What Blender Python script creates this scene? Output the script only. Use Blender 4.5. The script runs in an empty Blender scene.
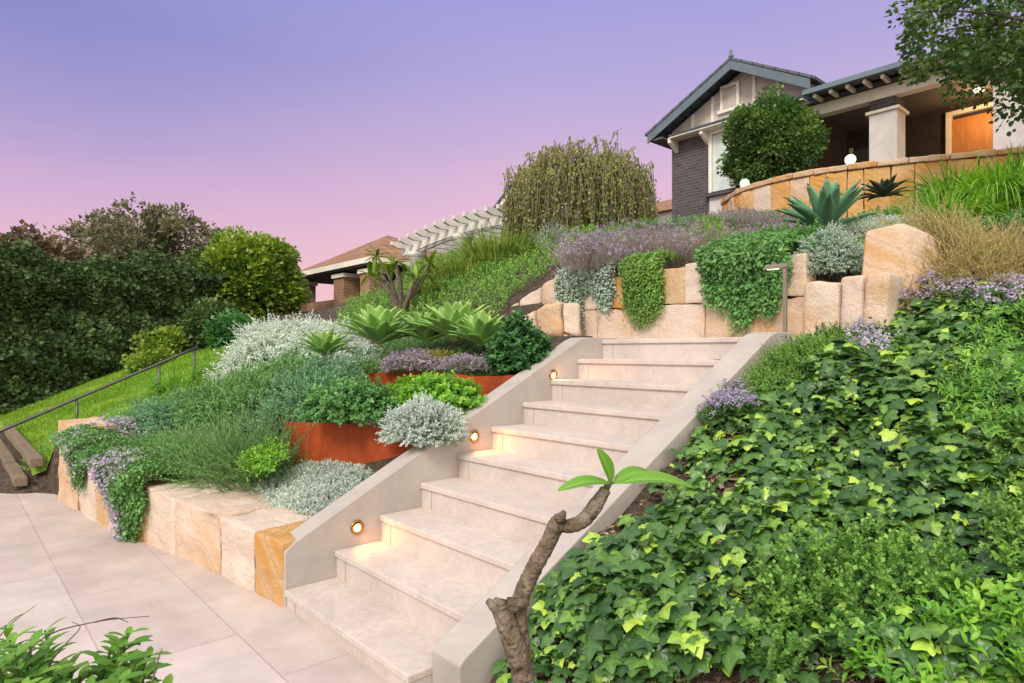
import bpy, bmesh, math
import numpy as np
from mathutils import Vector, noise as mnoise

sc = bpy.context.scene
COL = sc.collection
rng = np.random.default_rng(7)
R = math.radians

# ------------------------------------------------------------------ camera geometry
FPX, EYE, YH = 645.0, 1.531, 351.6
AL = 0.84712
S, C = math.sin(AL), math.cos(AL)

def at(px, py, d):
    """point at depth d along the camera axis for a place in the photograph"""
    k = (px - 512) / FPX
    return np.array(((k * C - S) * d, (k * S + C) * d, EYE - (py - YH) / FPX * d))
def atv(px, py, v):
    k = (px - 512) / FPX
    return at(px, py, v / (k * S + C))
def atu(px, py, u):
    k = (px - 512) / FPX
    return at(px, py, u / (k * C - S))
def atz(px, py, z):
    return at(px, py, (EYE - z) * FPX / (py - YH))
def proj(P):
    u, v, z = P[..., 0], P[..., 1], P[..., 2]
    X = u * C + v * S
    d = np.maximum(-u * S + v * C, 1e-3)
    return 512 + FPX * X / d, YH - FPX * (z - EYE) / d, d
def inpoly(x, y, poly):
    r = np.zeros(x.shape, bool)
    n = len(poly)
    for i in range(n):
        x0, y0 = poly[i]
        x1, y1 = poly[(i + 1) % n]
        c = ((y0 > y) != (y1 > y)) & (x < (x1 - x0) * (y - y0) / ((y1 - y0) or 1e-9) + x0)
        r ^= c
    return r

# ------------------------------------------------------------------ terrain
WALLP = np.array([(-8.55, .80, .72), (-8.07, .91, .70), (-6.68, 1.04, .58), (-5.72, 1.23, .44), (-4.57, 1.44, .39), (-3.80, 1.53, .385)])
def wall_v(u): return np.interp(u, WALLP[:, 0], WALLP[:, 1])
def wall_z(u): return np.interp(u, WALLP[:, 0], WALLP[:, 2])
UPW = np.array([(-8.6, 14.6), (-7.83, 13.86), (-7.1, 13.55), (-6.14, 13.45), (-5.24, 13.65), (-4.41, 13.97), (-3.21, 14.6), (-1.5, 15.4)])
def sstep(x, a, b):
    t = np.clip((x - a) / (b - a), 0, 1)
    return t * t * (3 - 2 * t)
def G(u, v):
    u = np.asarray(u, float); v = np.asarray(v, float)
    lawn = np.where(v < 6, -.15 + .42 * v, 2.37 + .16 * (v - 6))
    left = np.where(v < 8, -.55 + .5 * v, 3.45 + .18 * (v - 8))
    left = np.maximum(left, np.where(v > wall_v(u) + .1, wall_z(u) - .05, -9))
    left = np.where(v < wall_v(u) + .12, -.12, left)
    up = np.where(v > 5.45, 2.28 + .205 * (v - 5.5), 1.5)
    upw = np.interp(u, UPW[:, 0], UPW[:, 1])
    right = np.maximum(.0, -.9 + .48 * v + .24 * (1 - sstep(u, -2.1, -1.0)) * sstep(v, 1.5, 2.3) * (1 - sstep(v, 4.3, 5.0)))
    right = np.where(v > 5.2, right + (2.28 + .205 * (v - 5.5) - right) * sstep(v, 5.3, 7.6), right)
    b = sstep(u, -1.75, -1.3)
    midr = np.where(v > np.where(u > -2.1, 5.85, 5.5), up, right)
    rightall = midr * (1 - b) + right * b
    mid = np.where(v < 4.4, np.minimum(-1.15 + .53 * v, 1.2), np.where(v < 5.45, 1.45, up))
    # assemble by u
    z = np.where(u < -3.87, left, np.where(u < -2.33, mid, rightall))
    # behind the landing (to the left of it) merge the bank into the upper bed
    zz = left + (up - left) * sstep(u, -6.2, -4.6)
    z = np.where((u < -3.87) & (v > 5.45), zz, z)
    z = np.where((u < -3.87) & (u > -5.6) & (v > 4.45) & (v <= 5.45), 1.45 + (left - 1.45) * sstep(-u, 4.75, 5.5), z)
    z = np.where((u >= -8.6) & (v > upw + .15), 5.2, z)
    z = np.where((u >= -3.87) & (u < -2.33) & (v < 1.6), -.12, z)
    wl = np.where(v < 5, sstep(-u, 8.3, 9.2), sstep(-u, 11.5, 14.5) * sstep(v, 5, 7) + sstep(-u, 8.3, 9.2) * (1 - sstep(v, 5, 7)))
    z = z * (1 - wl) + lawn * wl
    z = np.where((u < -3.8) & (u > -8.6) & (v < wall_v(u) + .12), -.12, z)
    z = np.where(v > 16.5, np.minimum(z, 5.2), z)
    return z
def gp(px, py):
    d = np.linspace(1.2, 40, 4000)
    k = (px - 512) / FPX
    u = (k * C - S) * d; v = (k * S + C) * d; z = EYE - (py - YH) / FPX * d
    g = G(u, v)
    i = np.argmax(z <= g + 1e-4)
    return np.array((u[i], v[i], g[i])), d[i]
def ground_at(px, d):
    p = at(px, 0, d)
    p[2] = float(G(p[0], p[1]))
    return p

# ------------------------------------------------------------------ tags
def tag(o, label=None, cat=None, group=None, kind=None):
    if label: o['label'] = label
    if cat: o['category'] = cat
    if group: o['group'] = group
    if kind: o['kind'] = kind
    return o
def thing(name, label, cat, loc=(0, 0, 0), rz=0, group=None):
    o = bpy.data.objects.new(name, None)
    COL.objects.link(o)
    o.empty_display_size = .1
    o.location = loc
    o.rotation_euler = (0, 0, rz)
    return tag(o, label, cat, group)
def link(name, me, parent=None, loc=None):
    o = bpy.data.objects.new(name, me)
    COL.objects.link(o)
    if parent is not None:
        o.parent = parent
        # geometry is authored in world space: undo the parent's placement
        o.matrix_parent_inverse = parent.matrix_basis.inverted()
    if loc is not None: o.location = loc
    return o

# ------------------------------------------------------------------ materials
def newmat(name):
    m = bpy.data.materials.new(name)
    m.use_nodes = True
    nt = m.node_tree
    nt.nodes.clear()
    return m, nt, nt.nodes, nt.links
def N(nodes, t, **kw):
    n = nodes.new(t)
    for k, v in kw.items():
        if k.startswith('i_'):
            n.inputs[int(k[2:]) if k[2:].isdigit() else k[2:].replace('_', ' ')].default_value = v
        else:
            setattr(n, k, v)
    return n
def ramp(nodes, stops, interp='LINEAR'):
    r = nodes.new('ShaderNodeValToRGB')
    r.color_ramp.interpolation = interp
    e = r.color_ramp.elements
    while len(e) < len(stops): e.new(.5)
    for el, (p, c) in zip(e, stops):
        el.position = p
        el.color = (*c, 1)
    return r
def leafmat(name, cols, trans=.35, rough=.5, spec=.35, gain=None):
    m, nt, n, l = newmat(name)
    a = N(n, 'ShaderNodeAttribute', attribute_name='rnd')
    if gain is None: gain = 2.0 if cols[1][1] < .3 else 1.5
    cols = [tuple(min(.85, x * gain) for x in c) for c in cols]
    st = [(i / max(1, len(cols) - 1), c) for i, c in enumerate(cols)]
    r = ramp(n, st)
    l.new(a.outputs['Fac'], r.inputs[0])
    tc = N(n, 'ShaderNodeTexCoord')
    ns = N(n, 'ShaderNodeTexNoise', i_Scale=2.2, i_Detail=2.0)
    l.new(tc.outputs['Object'], ns.inputs['Vector'])
    hs = N(n, 'ShaderNodeHueSaturation')
    mr = N(n, 'ShaderNodeMapRange', i_1=.3, i_2=.7, i_3=.85, i_4=1.15)
    l.new(ns.outputs[0], mr.inputs[0])
    l.new(mr.outputs[0], hs.inputs['Value'])
    l.new(r.outputs[0], hs.inputs['Color'])
    p = N(n, 'ShaderNodeBsdfPrincipled', i_Roughness=rough)
    p.inputs['Specular IOR Level'].default_value = spec
    l.new(hs.outputs[0], p.inputs['Base Color'])
    t = N(n, 'ShaderNodeBsdfTranslucent')
    g = N(n, 'ShaderNodeHueSaturation', i_Saturation=1.15, i_Value=1.1)
    l.new(hs.outputs[0], g.inputs['Color'])
    l.new(g.outputs[0], t.inputs[0])
    mx = N(n, 'ShaderNodeMixShader', i_0=trans)
    l.new(p.outputs[0], mx.inputs[1]); l.new(t.outputs[0], mx.inputs[2])
    o = N(n, 'ShaderNodeOutputMaterial')
    l.new(mx.outputs[0], o.inputs[0])
    return m
def surfmat(name, c0, c1, scale=4, rough=.7, bump=.3, bscale=40, detail=6, c2=None, spec=.3, bdist=.01, stretch=None):
    """two or three tone mottled surface with a fine bump"""
    m, nt, n, l = newmat(name)
    tc = N(n, 'ShaderNodeTexCoord')
    src = tc.outputs['Object']
    if stretch:
        mp = N(n, 'ShaderNodeMapping'); mp.inputs['Scale'].default_value = stretch
        l.new(src, mp.inputs[0]); src = mp.outputs[0]
    ns = N(n, 'ShaderNodeTexNoise', i_Scale=scale, i_Detail=detail, i_Roughness=.65)
    l.new(src, ns.inputs['Vector'])
    st = [(.3, c0), (.7, c1)] if c2 is None else [(.28, c0), (.52, c1), (.74, c2)]
    r = ramp(n, st)
    l.new(ns.outputs[0], r.inputs[0])
    p = N(n, 'ShaderNodeBsdfPrincipled', i_Roughness=rough)
    p.inputs['Specular IOR Level'].default_value = spec
    big = N(n, 'ShaderNodeTexNoise', i_Scale=1.7, i_Detail=5.0, i_Roughness=.7, i_Distortion=.6)
    l.new(src, big.inputs['Vector'])
    bm_ = N(n, 'ShaderNodeMapRange', i_1=.35, i_2=.65, i_3=.86, i_4=1.06)
    l.new(big.outputs[0], bm_.inputs[0])
    hs = N(n, 'ShaderNodeHueSaturation')
    l.new(bm_.outputs[0], hs.inputs['Value']); l.new(r.outputs[0], hs.inputs['Color'])
    l.new(hs.outputs[0], p.inputs['Base Color'])
    nb = N(n, 'ShaderNodeTexNoise', i_Scale=bscale, i_Detail=5.0)
    l.new(src, nb.inputs['Vector'])
    bp = N(n, 'ShaderNodeBump', i_Strength=bump, i_Distance=bdist)
    l.new(nb.outputs[0], bp.inputs['Height'])
    l.new(bp.outputs[0], p.inputs['Normal'])
    o = N(n, 'ShaderNodeOutputMaterial')
    l.new(p.outputs[0], o.inputs[0])
    return m
def sandstone(name, pale, mid, iron, iron_amt=.5, scale=2.2):
    m, nt, n, l = newmat(name)
    tc = N(n, 'ShaderNodeTexCoord')
    oi = N(n, 'ShaderNodeObjectInfo')
    off = N(n, 'ShaderNodeVectorMath', operation='MULTIPLY_ADD')
    cx = N(n, 'ShaderNodeCombineXYZ')
    ml = N(n, 'ShaderNodeMath', operation='MULTIPLY', i_1=37.0)
    l.new(oi.outputs['Random'], ml.inputs[0])
    for i in range(3): l.new(ml.outputs[0], cx.inputs[i])
    ad = N(n, 'ShaderNodeVectorMath', operation='ADD')
    l.new(tc.outputs['Object'], ad.inputs[0]); l.new(cx.outputs[0], ad.inputs[1])
    # tilted bedding bands, warped
    rot = N(n, 'ShaderNodeMapping')
    rot.inputs['Rotation'].default_value = (.5, .9, .3)
    l.new(ad.outputs[0], rot.inputs[0])
    w = N(n, 'ShaderNodeTexWave', i_Scale=scale, i_Distortion=9.0, i_Detail=4.0)
    w.inputs['Detail Scale'].default_value = .8
    l.new(rot.outputs[0], w.inputs[0])
    n1 = N(n, 'ShaderNodeTexNoise', i_Scale=scale * .9, i_Detail=4.0)
    l.new(ad.outputs[0], n1.inputs['Vector'])
    st_ = N(n, 'ShaderNodeMapping'); st_.inputs['Scale'].default_value = (1, 1, 2.6); st_.inputs['Rotation'].default_value = (.9, .2, .5)
    l.new(ad.outputs[0], st_.inputs[0]); l.new(st_.outputs[0], n1.inputs['Vector'])
    n1.inputs['Detail'].default_value = 7; n1.inputs['Roughness'].default_value = .68; n1.inputs['Distortion'].default_value = .8
    r1 = ramp(n, [(.32, pale), (.68, mid)])
    l.new(n1.outputs[0], r1.inputs[0])
    # iron stain mask: bands x large noise x per-stone amount
    n2 = N(n, 'ShaderNodeTexNoise', i_Scale=scale * .55, i_Detail=2.0)
    off2 = N(n, 'ShaderNodeVectorMath', operation='ADD'); off2.inputs[1].default_value = (5, 9, 2)
    l.new(ad.outputs[0], off2.inputs[0]); l.new(off2.outputs[0], n2.inputs['Vector'])
    m2 = N(n, 'ShaderNodeMapRange', i_1=.62 - .3 * iron_amt, i_2=.78 - .2 * iron_amt, i_3=0.0, i_4=1.0)
    l.new(n2.outputs[0], m2.inputs[0])
    mw = N(n, 'ShaderNodeMapRange', i_1=.1, i_2=.9, i_3=.55, i_4=1.0)
    l.new(w.outputs['Fac'], mw.inputs[0])
    mm = N(n, 'ShaderNodeMath', operation='MULTIPLY')
    l.new(m2.outputs[0], mm.inputs[0]); l.new(mw.outputs[0], mm.inputs[1])
    mx = N(n, 'ShaderNodeMix', data_type='RGBA')
    l.new(mm.outputs[0], mx.inputs[0]); l.new(r1.outputs[0], mx.inputs[6]); mx.inputs[7].default_value = (*iron, 1)
    # thin dark iron veins
    ve = N(n, 'ShaderNodeMapRange', i_1=.0, i_2=.04, i_3=.45, i_4=0.0)
    l.new(w.outputs['Fac'], ve.inputs[0])
    mv = N(n, 'ShaderNodeMix', data_type='RGBA')
    vm = N(n, 'ShaderNodeMath', operation='MULTIPLY', i_1=.7)
    l.new(ve.outputs[0], vm.inputs[0])
    vm2 = N(n, 'ShaderNodeMath', operation='MULTIPLY')
    l.new(vm.outputs[0], vm2.inputs[0]); l.new(m2.outputs[0], vm2.inputs[1])
    l.new(vm2.outputs[0], mv.inputs[0]); l.new(mx.outputs[2], mv.inputs[6])
    mv.inputs[7].default_value = (iron[0] * .6, iron[1] * .5, iron[2] * .5, 1)
    # fine grain
    gr = N(n, 'ShaderNodeTexNoise', i_Scale=90.0, i_Detail=3.0)
    l.new(ad.outputs[0], gr.inputs['Vector'])
    hv = N(n, 'ShaderNodeHueSaturation')
    gm = N(n, 'ShaderNodeMapRange', i_1=.3, i_2=.7, i_3=.86, i_4=1.12)
    l.new(gr.outputs[0], gm.inputs[0]); l.new(gm.outputs[0], hv.inputs['Value'])
    l.new(mv.outputs[2], hv.inputs['Color'])
    p = N(n, 'ShaderNodeBsdfPrincipled', i_Roughness=.85)
    p.inputs['Specular IOR Level'].default_value = .2
    l.new(hv.outputs[0], p.inputs['Base Color'])
    nb = N(n, 'ShaderNodeTexNoise', i_Scale=14.0, i_Detail=8.0, i_Roughness=.7)
    l.new(ad.outputs[0], nb.inputs['Vector'])
    bp = N(n, 'ShaderNodeBump', i_Strength=.9, i_Distance=.03)
    l.new(nb.outputs[0], bp.inputs['Height'])
    l.new(bp.outputs[0], p.inputs['Normal'])
    o = N(n, 'ShaderNodeOutputMaterial'); l.new(p.outputs[0], o.inputs[0])
    return m
def plain(name, c, rough=.5, metal=0, var=.06, scale=6, bump=.08, spec=.4):
    c0 = tuple(x * (1 - var) for x in c); c1 = tuple(min(1, x * (1 + var)) for x in c)
    m = surfmat(name, c0, c1, scale=scale, rough=rough, bump=bump, bscale=60, spec=spec)
    for nd in m.node_tree.nodes:
        if nd.type == 'BSDF_PRINCIPLED': nd.inputs['Metallic'].default_value = metal
    return m
def emit(name, c, s):
    m, nt, n, l = newmat(name)
    e = N(n, 'ShaderNodeEmission', i_Strength=s); e.inputs[0].default_value = (*c, 1)
    o = N(n, 'ShaderNodeOutputMaterial'); l.new(e.outputs[0], o.inputs[0])
    return m
def brickmat(name, c1, c2, mortar, bw, bh, ms=.01, rough=.85, plane='XZ', offset=.5, bump=.6, var_scale=3, squash=1.0):
    """bricks / slabs / roof tiles laid out on an object plane"""
    m, nt, n, l = newmat(name)
    tc = N(n, 'ShaderNodeTexCoord')
    sx = N(n, 'ShaderNodeSeparateXYZ'); l.new(tc.outputs['Object'], sx.inputs[0])
    cx = N(n, 'ShaderNodeCombineXYZ')
    l.new(sx.outputs['XYZ'.index(plane[0])], cx.inputs[0]); l.new(sx.outputs['XYZ'.index(plane[1])], cx.inputs[1])
    b = N(n, 'ShaderNodeTexBrick', i_Scale=1.0, offset=offset)
    b.inputs['Brick Width'].default_value = bw; b.inputs['Row Height'].default_value = bh
    b.inputs['Mortar Size'].default_value = ms; b.inputs['Mortar Smooth'].default_value = .2
    b.inputs['Color1'].default_value = (*c1, 1); b.inputs['Color2'].default_value = (*c2, 1); b.inputs['Mortar'].default_value = (*mortar, 1)
    l.new(cx.outputs[0], b.inputs['Vector'])
    ns = N(n, 'ShaderNodeTexNoise', i_Scale=var_scale, i_Detail=7.0, i_Roughness=.65)
    l.new(tc.outputs['Object'], ns.inputs['Vector'])
    hs = N(n, 'ShaderNodeHueSaturation')
    mr = N(n, 'ShaderNodeMapRange', i_1=.3, i_2=.7, i_3=.84, i_4=1.14)
    l.new(ns.outputs[0], mr.inputs[0]); l.new(mr.outputs[0], hs.inputs['Value']); l.new(b.outputs[0], hs.inputs['Color'])
    p = N(n, 'ShaderNodeBsdfPrincipled', i_Roughness=rough)
    p.inputs['Specular IOR Level'].default_value = .25
    l.new(hs.outputs[0], p.inputs['Base Color'])
    nb = N(n, 'ShaderNodeTexNoise', i_Scale=45.0, i_Detail=5.0); l.new(tc.outputs['Object'], nb.inputs['Vector'])
    sb = N(n, 'ShaderNodeMath', operation='MULTIPLY_ADD', i_1=.25)
    inv = N(n, 'ShaderNodeMath', operation='SUBTRACT', i_0=1.0)
    l.new(b.outputs['Fac'], inv.inputs[1]); l.new(nb.outputs[0], sb.inputs[0]); l.new(inv.outputs[0], sb.inputs[2])
    bp = N(n, 'ShaderNodeBump', i_Strength=bump, i_Distance=.008)
    l.new(sb.outputs[0], bp.inputs['Height']); l.new(bp.outputs[0], p.inputs['Normal'])
    o = N(n, 'ShaderNodeOutputMaterial'); l.new(p.outputs[0], o.inputs[0])
    return m

# ------------------------------------------------------------------ numpy mesh tools
def nrm(a): return a / np.maximum(np.linalg.norm(a, axis=-1, keepdims=True), 1e-9)
def rdir(m):
    return nrm(rng.normal(size=(m, 3)))
def lump(P, f=1.0, seed=0):
    r = np.random.default_rng(seed)
    o = 0
    for i in range(5):
        k = r.normal(size=3) * f * (1 + .5 * i)
        o = o + np.sin(P @ k + r.uniform(0, 6.28)) / (1 + .5 * i)
    return o / 2.2
def mesh_tris(name, V, F, mat, parent=None, rnd=None, smooth=False):
    me = bpy.data.meshes.new(name)
    nv, nf = len(V), len(F)
    me.vertices.add(nv); me.vertices.foreach_set('co', np.ascontiguousarray(V, np.float32).ravel())
    me.loops.add(nf * 3); me.loops.foreach_set('vertex_index', np.ascontiguousarray(F, np.int32).ravel())
    me.polygons.add(nf)
    me.polygons.foreach_set('loop_start', np.arange(0, nf * 3, 3, dtype=np.int32))
    me.polygons.foreach_set('loop_total', np.full(nf, 3, np.int32))
    if rnd is not None:
        a = me.attributes.new('rnd', 'FLOAT', 'POINT')
        a.data.foreach_set('value', np.ascontiguousarray(rnd, np.float32))
    me.update(calc_edges=True)
    if smooth: me.polygons.foreach_set('use_smooth', np.ones(nf, bool))
    me.materials.append(mat)
    return link(name, me, parent)
def build(name, chunks, mat, parent=None, smooth=False):
    Vs, Fs, Rs, o = [], [], [], 0
    for V, F, r in chunks:
        n, k, _ = V.shape
        if n == 0: continue
        Vs.append(V.reshape(-1, 3))
        Fs.append((np.arange(n)[:, None, None] * k + F[None] + o).reshape(-1, 3))
        Rs.append(np.clip(r, 0, 1).ravel() if np.ndim(r) == 2 else np.repeat(np.clip(r, 0, 1), k))
        o += n * k
    return mesh_tris(name, np.concatenate(Vs), np.concatenate(Fs), mat, parent, np.concatenate(Rs), smooth)
def fan(outline, c, zf):
    pts = [(*c, 0)] + [(x, y, 0) for x, y in outline]
    T = np.array(pts, float)
    T[:, 2] = zf(T[:, 0], T[:, 1])
    n = len(outline)
    F = np.array([(0, 1 + i, 1 + (i + 1) % n) for i in range(n)])
    return T, F
def mirror(h): return h + [(-x, y) for x, y in reversed(h) if x != 0]
T_RH = (np.array([(0, 0, 0), (.3, .45, .07), (0, 1, -.06), (-.3, .45, .07)]), np.array([(0, 1, 2), (0, 2, 3)]))
T_RHW = (np.array([(0, 0, 0), (.42, .45, .08), (0, 1, -.1), (-.42, .45, .08)]), np.array([(0, 1, 2), (0, 2, 3)]))
T_ND = (np.array([(0, 0, 0), (.1, .4, 0), (0, 1, 0), (-.1, .4, 0)]), np.array([(0, 1, 2), (0, 2, 3)]))
def strip_t(ws, ys, fold, droop):
    V = []; F = []
    for w, y in zip(ws, ys):
        z = -droop * y * y
        V += [(-w, y, z + fold * w), (0, y, z), (w, y, z + fold * w)]
    for i in range(len(ws) - 1):
        a = 3 * i
        F += [(a, a + 1, a + 4), (a, a + 4, a + 3), (a + 1, a + 2, a + 5), (a + 1, a + 5, a + 4)]
    return np.array(V, float), np.array(F)
T_OV = strip_t([.01, .2, .27, .2, .005], [0, .25, .5, .78, 1], .35, .22)
T_OVW = strip_t([.02, .3, .4, .3, .01], [0, .22, .5, .8, 1], .25, .2)
T_LONG = strip_t([.02, .1, .135, .1, .005], [0, .25, .55, .82, 1], .4, .3)
_iv = mirror([(0, .09), (.1, -.02), (.22, -.08), (.35, -.06), (.44, .04), (.43, .15), (.41, .23), (.48, .33), (.53, .44), (.42, .51), (.32, .55), (.24, .68), (.12, .86), (0, 1.0)])
def ivy_leaf():
    o = np.array(_iv); c = np.array((0, .30)); n = len(o)
    ring = c + (o - c) * .55
    P = np.vstack([[c], ring, o])
    ang = np.arctan2(P[:, 1] - .2, P[:, 0])
    rad = np.linalg.norm(P - c, axis=1)
    lob = np.maximum.reduce([np.exp(-((np.abs(P[:, 0] - vx * rad)) / .07) ** 2) * (np.sign(P[:, 1] - .3 + 1) > 0) for vx in (0,)])
    vein = np.zeros(len(P))
    for tipv in [(0, 1.0), (.53, .44), (-.53, .44), (.35, -.06), (-.35, -.06)]:
        t = np.array(tipv) - c; t = t / np.linalg.norm(t)
        q = P - c; al = q @ t; d = np.linalg.norm(q - al[:, None] * t, axis=1)
        vein = np.maximum(vein, np.where(al > -.01, np.exp(-(d / .07) ** 2), 0) * (1 - .6 * rad / .7))
    z = -.34 * rad ** 2 + .05 * (1 - vein) * np.minimum(1, rad * 4) * (rad < .45)
    V = np.column_stack([P, z]); F = []
    for i in range(n):
        j = (i + 1) % n
        F += [(0, 1 + i, 1 + j), (1 + i, 1 + n + i, 1 + n + j), (1 + i, 1 + n + j, 1 + j)]
    return V, np.array(F), .16 * vein - .03
T_IVY = ivy_leaf()
T_LANC = strip_t([.015, .13, .19, .15, .008], [0, .25, .55, .8, 1], .35, .25)
T_PET = fan(mirror([(0, 0), (.3, .12), (.5, .5), (.3, .85), (0, 1)]), (0, .45), lambda x, y: .15 * (x * x + (y - .45) ** 2))

def scatter(P, A, U, size, T, r):
    Tv, Tf = T[:2]
    A = nrm(A)
    Sd = nrm(np.cross(A, U))
    Nn = np.cross(Sd, A)
    s = np.broadcast_to(np.asarray(size, float), (len(P),))[:, None, None]
    V = P[:, None] + s * (Tv[None, :, 0:1] * Sd[:, None] + Tv[None, :, 1:2] * A[:, None] + Tv[None, :, 2:3] * Nn[:, None])
    r = np.broadcast_to(r, (len(P),))
    if len(T) > 2: r = r[:, None] + T[2][None]
    return V, Tf, r
def stemtubes(paths, rad, taper=.4):
    """many thin 3-sided stems: paths (m,k,3)"""
    m, k, _ = paths.shape
    t = np.gradient(paths, axis=1); t = nrm(t)
    ref = np.broadcast_to(np.array((.31, .17, .93)), t.shape)
    a = nrm(np.cross(t, ref)); b = np.cross(t, a)
    rr = (np.broadcast_to(np.asarray(rad, float), (m,))[:, None] * np.linspace(1, taper, k)[None])[..., None]
    V = np.stack([paths + rr * (math.cos(q) * a + math.sin(q) * b) for q in (0, 2.094, 4.189)], 2).reshape(m, k * 3, 3)
    F = []
    for i in range(k - 1):
        for j in range(3):
            p, q = 3 * i + j, 3 * i + (j + 1) % 3
            F += [(p, q, q + 3), (p, q + 3, p + 3)]
    return V, np.array(F), np.full(m, .5)
def blades(P, D, L, w, droop, r, segs=5):
    """strap leaves arching from P along D"""
    m = len(P)
    t = np.linspace(0, 1, segs + 1)
    L = np.broadcast_to(np.asarray(L, float), (m,)); dr = np.broadcast_to(np.asarray(droop, float), (m,)); w = np.broadcast_to(np.asarray(w, float), (m,))
    path = P[:, None] + (D * L[:, None])[:, None] * t[None, :, None]
    path[..., 2] -= (dr * L)[:, None] * t[None] ** 2
    tg = nrm(np.gradient(path, axis=1))
    sd = nrm(np.cross(tg, np.array((0, 0, 1.)) + .35 * rdir(m)[:, None]))
    wp = np.array([.6, 1, .95, .75, .45, .05] if segs == 5 else list(np.interp(t, [0, .2, .6, 1], [.6, 1, .8, .05])))
    off = sd * (w[:, None, None] * wp[None, :, None] * .5)
    V = np.stack([path - off, path + off], 2).reshape(m, -1, 3)
    F = []
    for i in range(segs):
        a = 2 * i
        F += [(a, a + 1, a + 3), (a, a + 3, a + 2)]
    return V, np.array(F), np.broadcast_to(r, (m,))
UPV = np.array((0, 0, 1.))
def perp(D, phi):
    ref = np.where(np.abs(D[:, 2:3]) > .9, np.array((1., 0, 0)), UPV)
    a = nrm(np.cross(D, ref)); b = np.cross(D, a)
    return np.cos(phi)[:, None] * a + np.sin(phi)[:, None] * b
def sprigs(P, D, L, n, size, T, spread=.7, droop=.2, r0=(.2, .6), tip=.35, wig=.1, stem=None, taper=.35, start=.1):
    """shoots with leaves spiralling along them; returns list of leaf chunks and (optionally) stem chunk"""
    m = len(P)
    L = np.broadcast_to(np.asarray(L, float), (m,))
    base_r = rng.uniform(r0[0], r0[1], m)
    D = nrm(D)
    W = rdir(m) * wig
    out = []
    ph = rng.uniform(0, 6.28, m)
    for i in range(n):
        t = start + (1 - start) * (i + .5) / n
        pos = P + D * (L * t)[:, None] + W * (L * t * t)[:, None]
        pos[:, 2] -= droop * L * t * t
        ax = nrm(D + W * 2 * t - UPV * 2 * droop * t)
        pp = perp(ax, ph + i * 2.4 + rng.normal(0, .3, m))
        sp = spread * (1 - .45 * t)
        A = ax * (1 - sp) + pp * sp
        U = ax * .7 + UPV * .5 + rdir(m) * .3
        sz = size * (1 - taper * t) * rng.uniform(.75, 1.2, m)
        out.append(scatter(pos, A, U, sz, T, np.clip(base_r + tip * (t - .4) + rng.normal(0, .06, m), 0, 1)))
    st = None
    if stem:
        tt = np.linspace(0, 1, 4)
        path = P[:, None] + D[:, None] * (L[:, None] * tt)[..., None] + W[:, None] * (L[:, None] * tt ** 2)[..., None]
        path[..., 2] -= droop * L[:, None] * tt[None] ** 2
        st = stemtubes(path, stem)
    return out, st
def mound(c, r, m, rot=0, lo=.55, amp=.18, f=3.0, seed=1, flat=.0, zmin=-.1):
    """points in a lumpy dome: returns positions and outward normals"""
    d = rdir(m * 3)
    d = d[d[:, 2] > zmin][:m]
    m = len(d)
    q = rng.uniform(lo ** 2, 1, m) ** .5
    rad = 1 + amp * lump(d, f, seed)
    p = d * (q * rad)[:, None] * np.array(r)
    nn = nrm(d / np.array(r))
    cr, sr = math.cos(rot), math.sin(rot)
    M = np.array(((cr, sr, 0), (-sr, cr, 0), (0, 0, 1)))
    return p @ M + np.array(c), nn @ M
def tube(path, radii, sides=10, bump=0, seed=0, cap=True):
    path = np.array(path, float); k = len(path)
    radii = np.broadcast_to(np.asarray(radii, float), (k,))
    t = nrm(np.gradient(path, axis=0))
    a = nrm(np.cross(t, np.array((.27, .13, .95))))
    for i in range(1, k):   # parallel transport
        x = a[i - 1] - t[i] * np.dot(a[i - 1], t[i]); a[i] = x / np.linalg.norm(x)
    b = np.cross(t, a)
    V = []
    rr = np.random.default_rng(seed)
    for i in range(k):
        for j in range(sides):
            q = 2 * math.pi * j / sides
            rad = radii[i] * (1 + bump * rr.normal())
            V.append(path[i] + rad * (math.cos(q) * a[i] + math.sin(q) * b[i]))
    F = []
    for i in range(k - 1):
        for j in range(sides):
            p, q = i * sides + j, i * sides + (j + 1) % sides
            F += [(p, q, q + sides), (p, q + sides, p + sides)]
    if cap:
        V.append(path[0]); V.append(path[-1]); n0 = len(V) - 2
        for j in range(sides):
            F.append((n0, (j + 1) % sides, j)); F.append((n0 + 1, (k - 1) * sides + j, (k - 1) * sides + (j + 1) % sides))
    return np.array(V), np.array(F)
def spline(pts, n=24):
    """Catmull-Rom through points (any dimension)"""
    P = np.array(pts, float)
    P = np.vstack([2 * P[0] - P[1], P, 2 * P[-1] - P[-2]])
    out = []
    m = len(P) - 3
    for t in np.linspace(0, m - 1e-6, n):
        i = int(t); f = t - i
        a, b, c, d = P[i:i + 4]
        out.append(.5 * ((2 * b) + (-a + c) * f + (2 * a - 5 * b + 4 * c - d) * f * f + (-a + 3 * b - 3 * c + d) * f ** 3))
    return np.array(out)
def merge(parts):
    Vs, Fs, o = [], [], 0
    for V, F in parts:
        Vs.append(V); Fs.append(F + o); o += len(V)
    return np.concatenate(Vs), np.concatenate(Fs)

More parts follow.
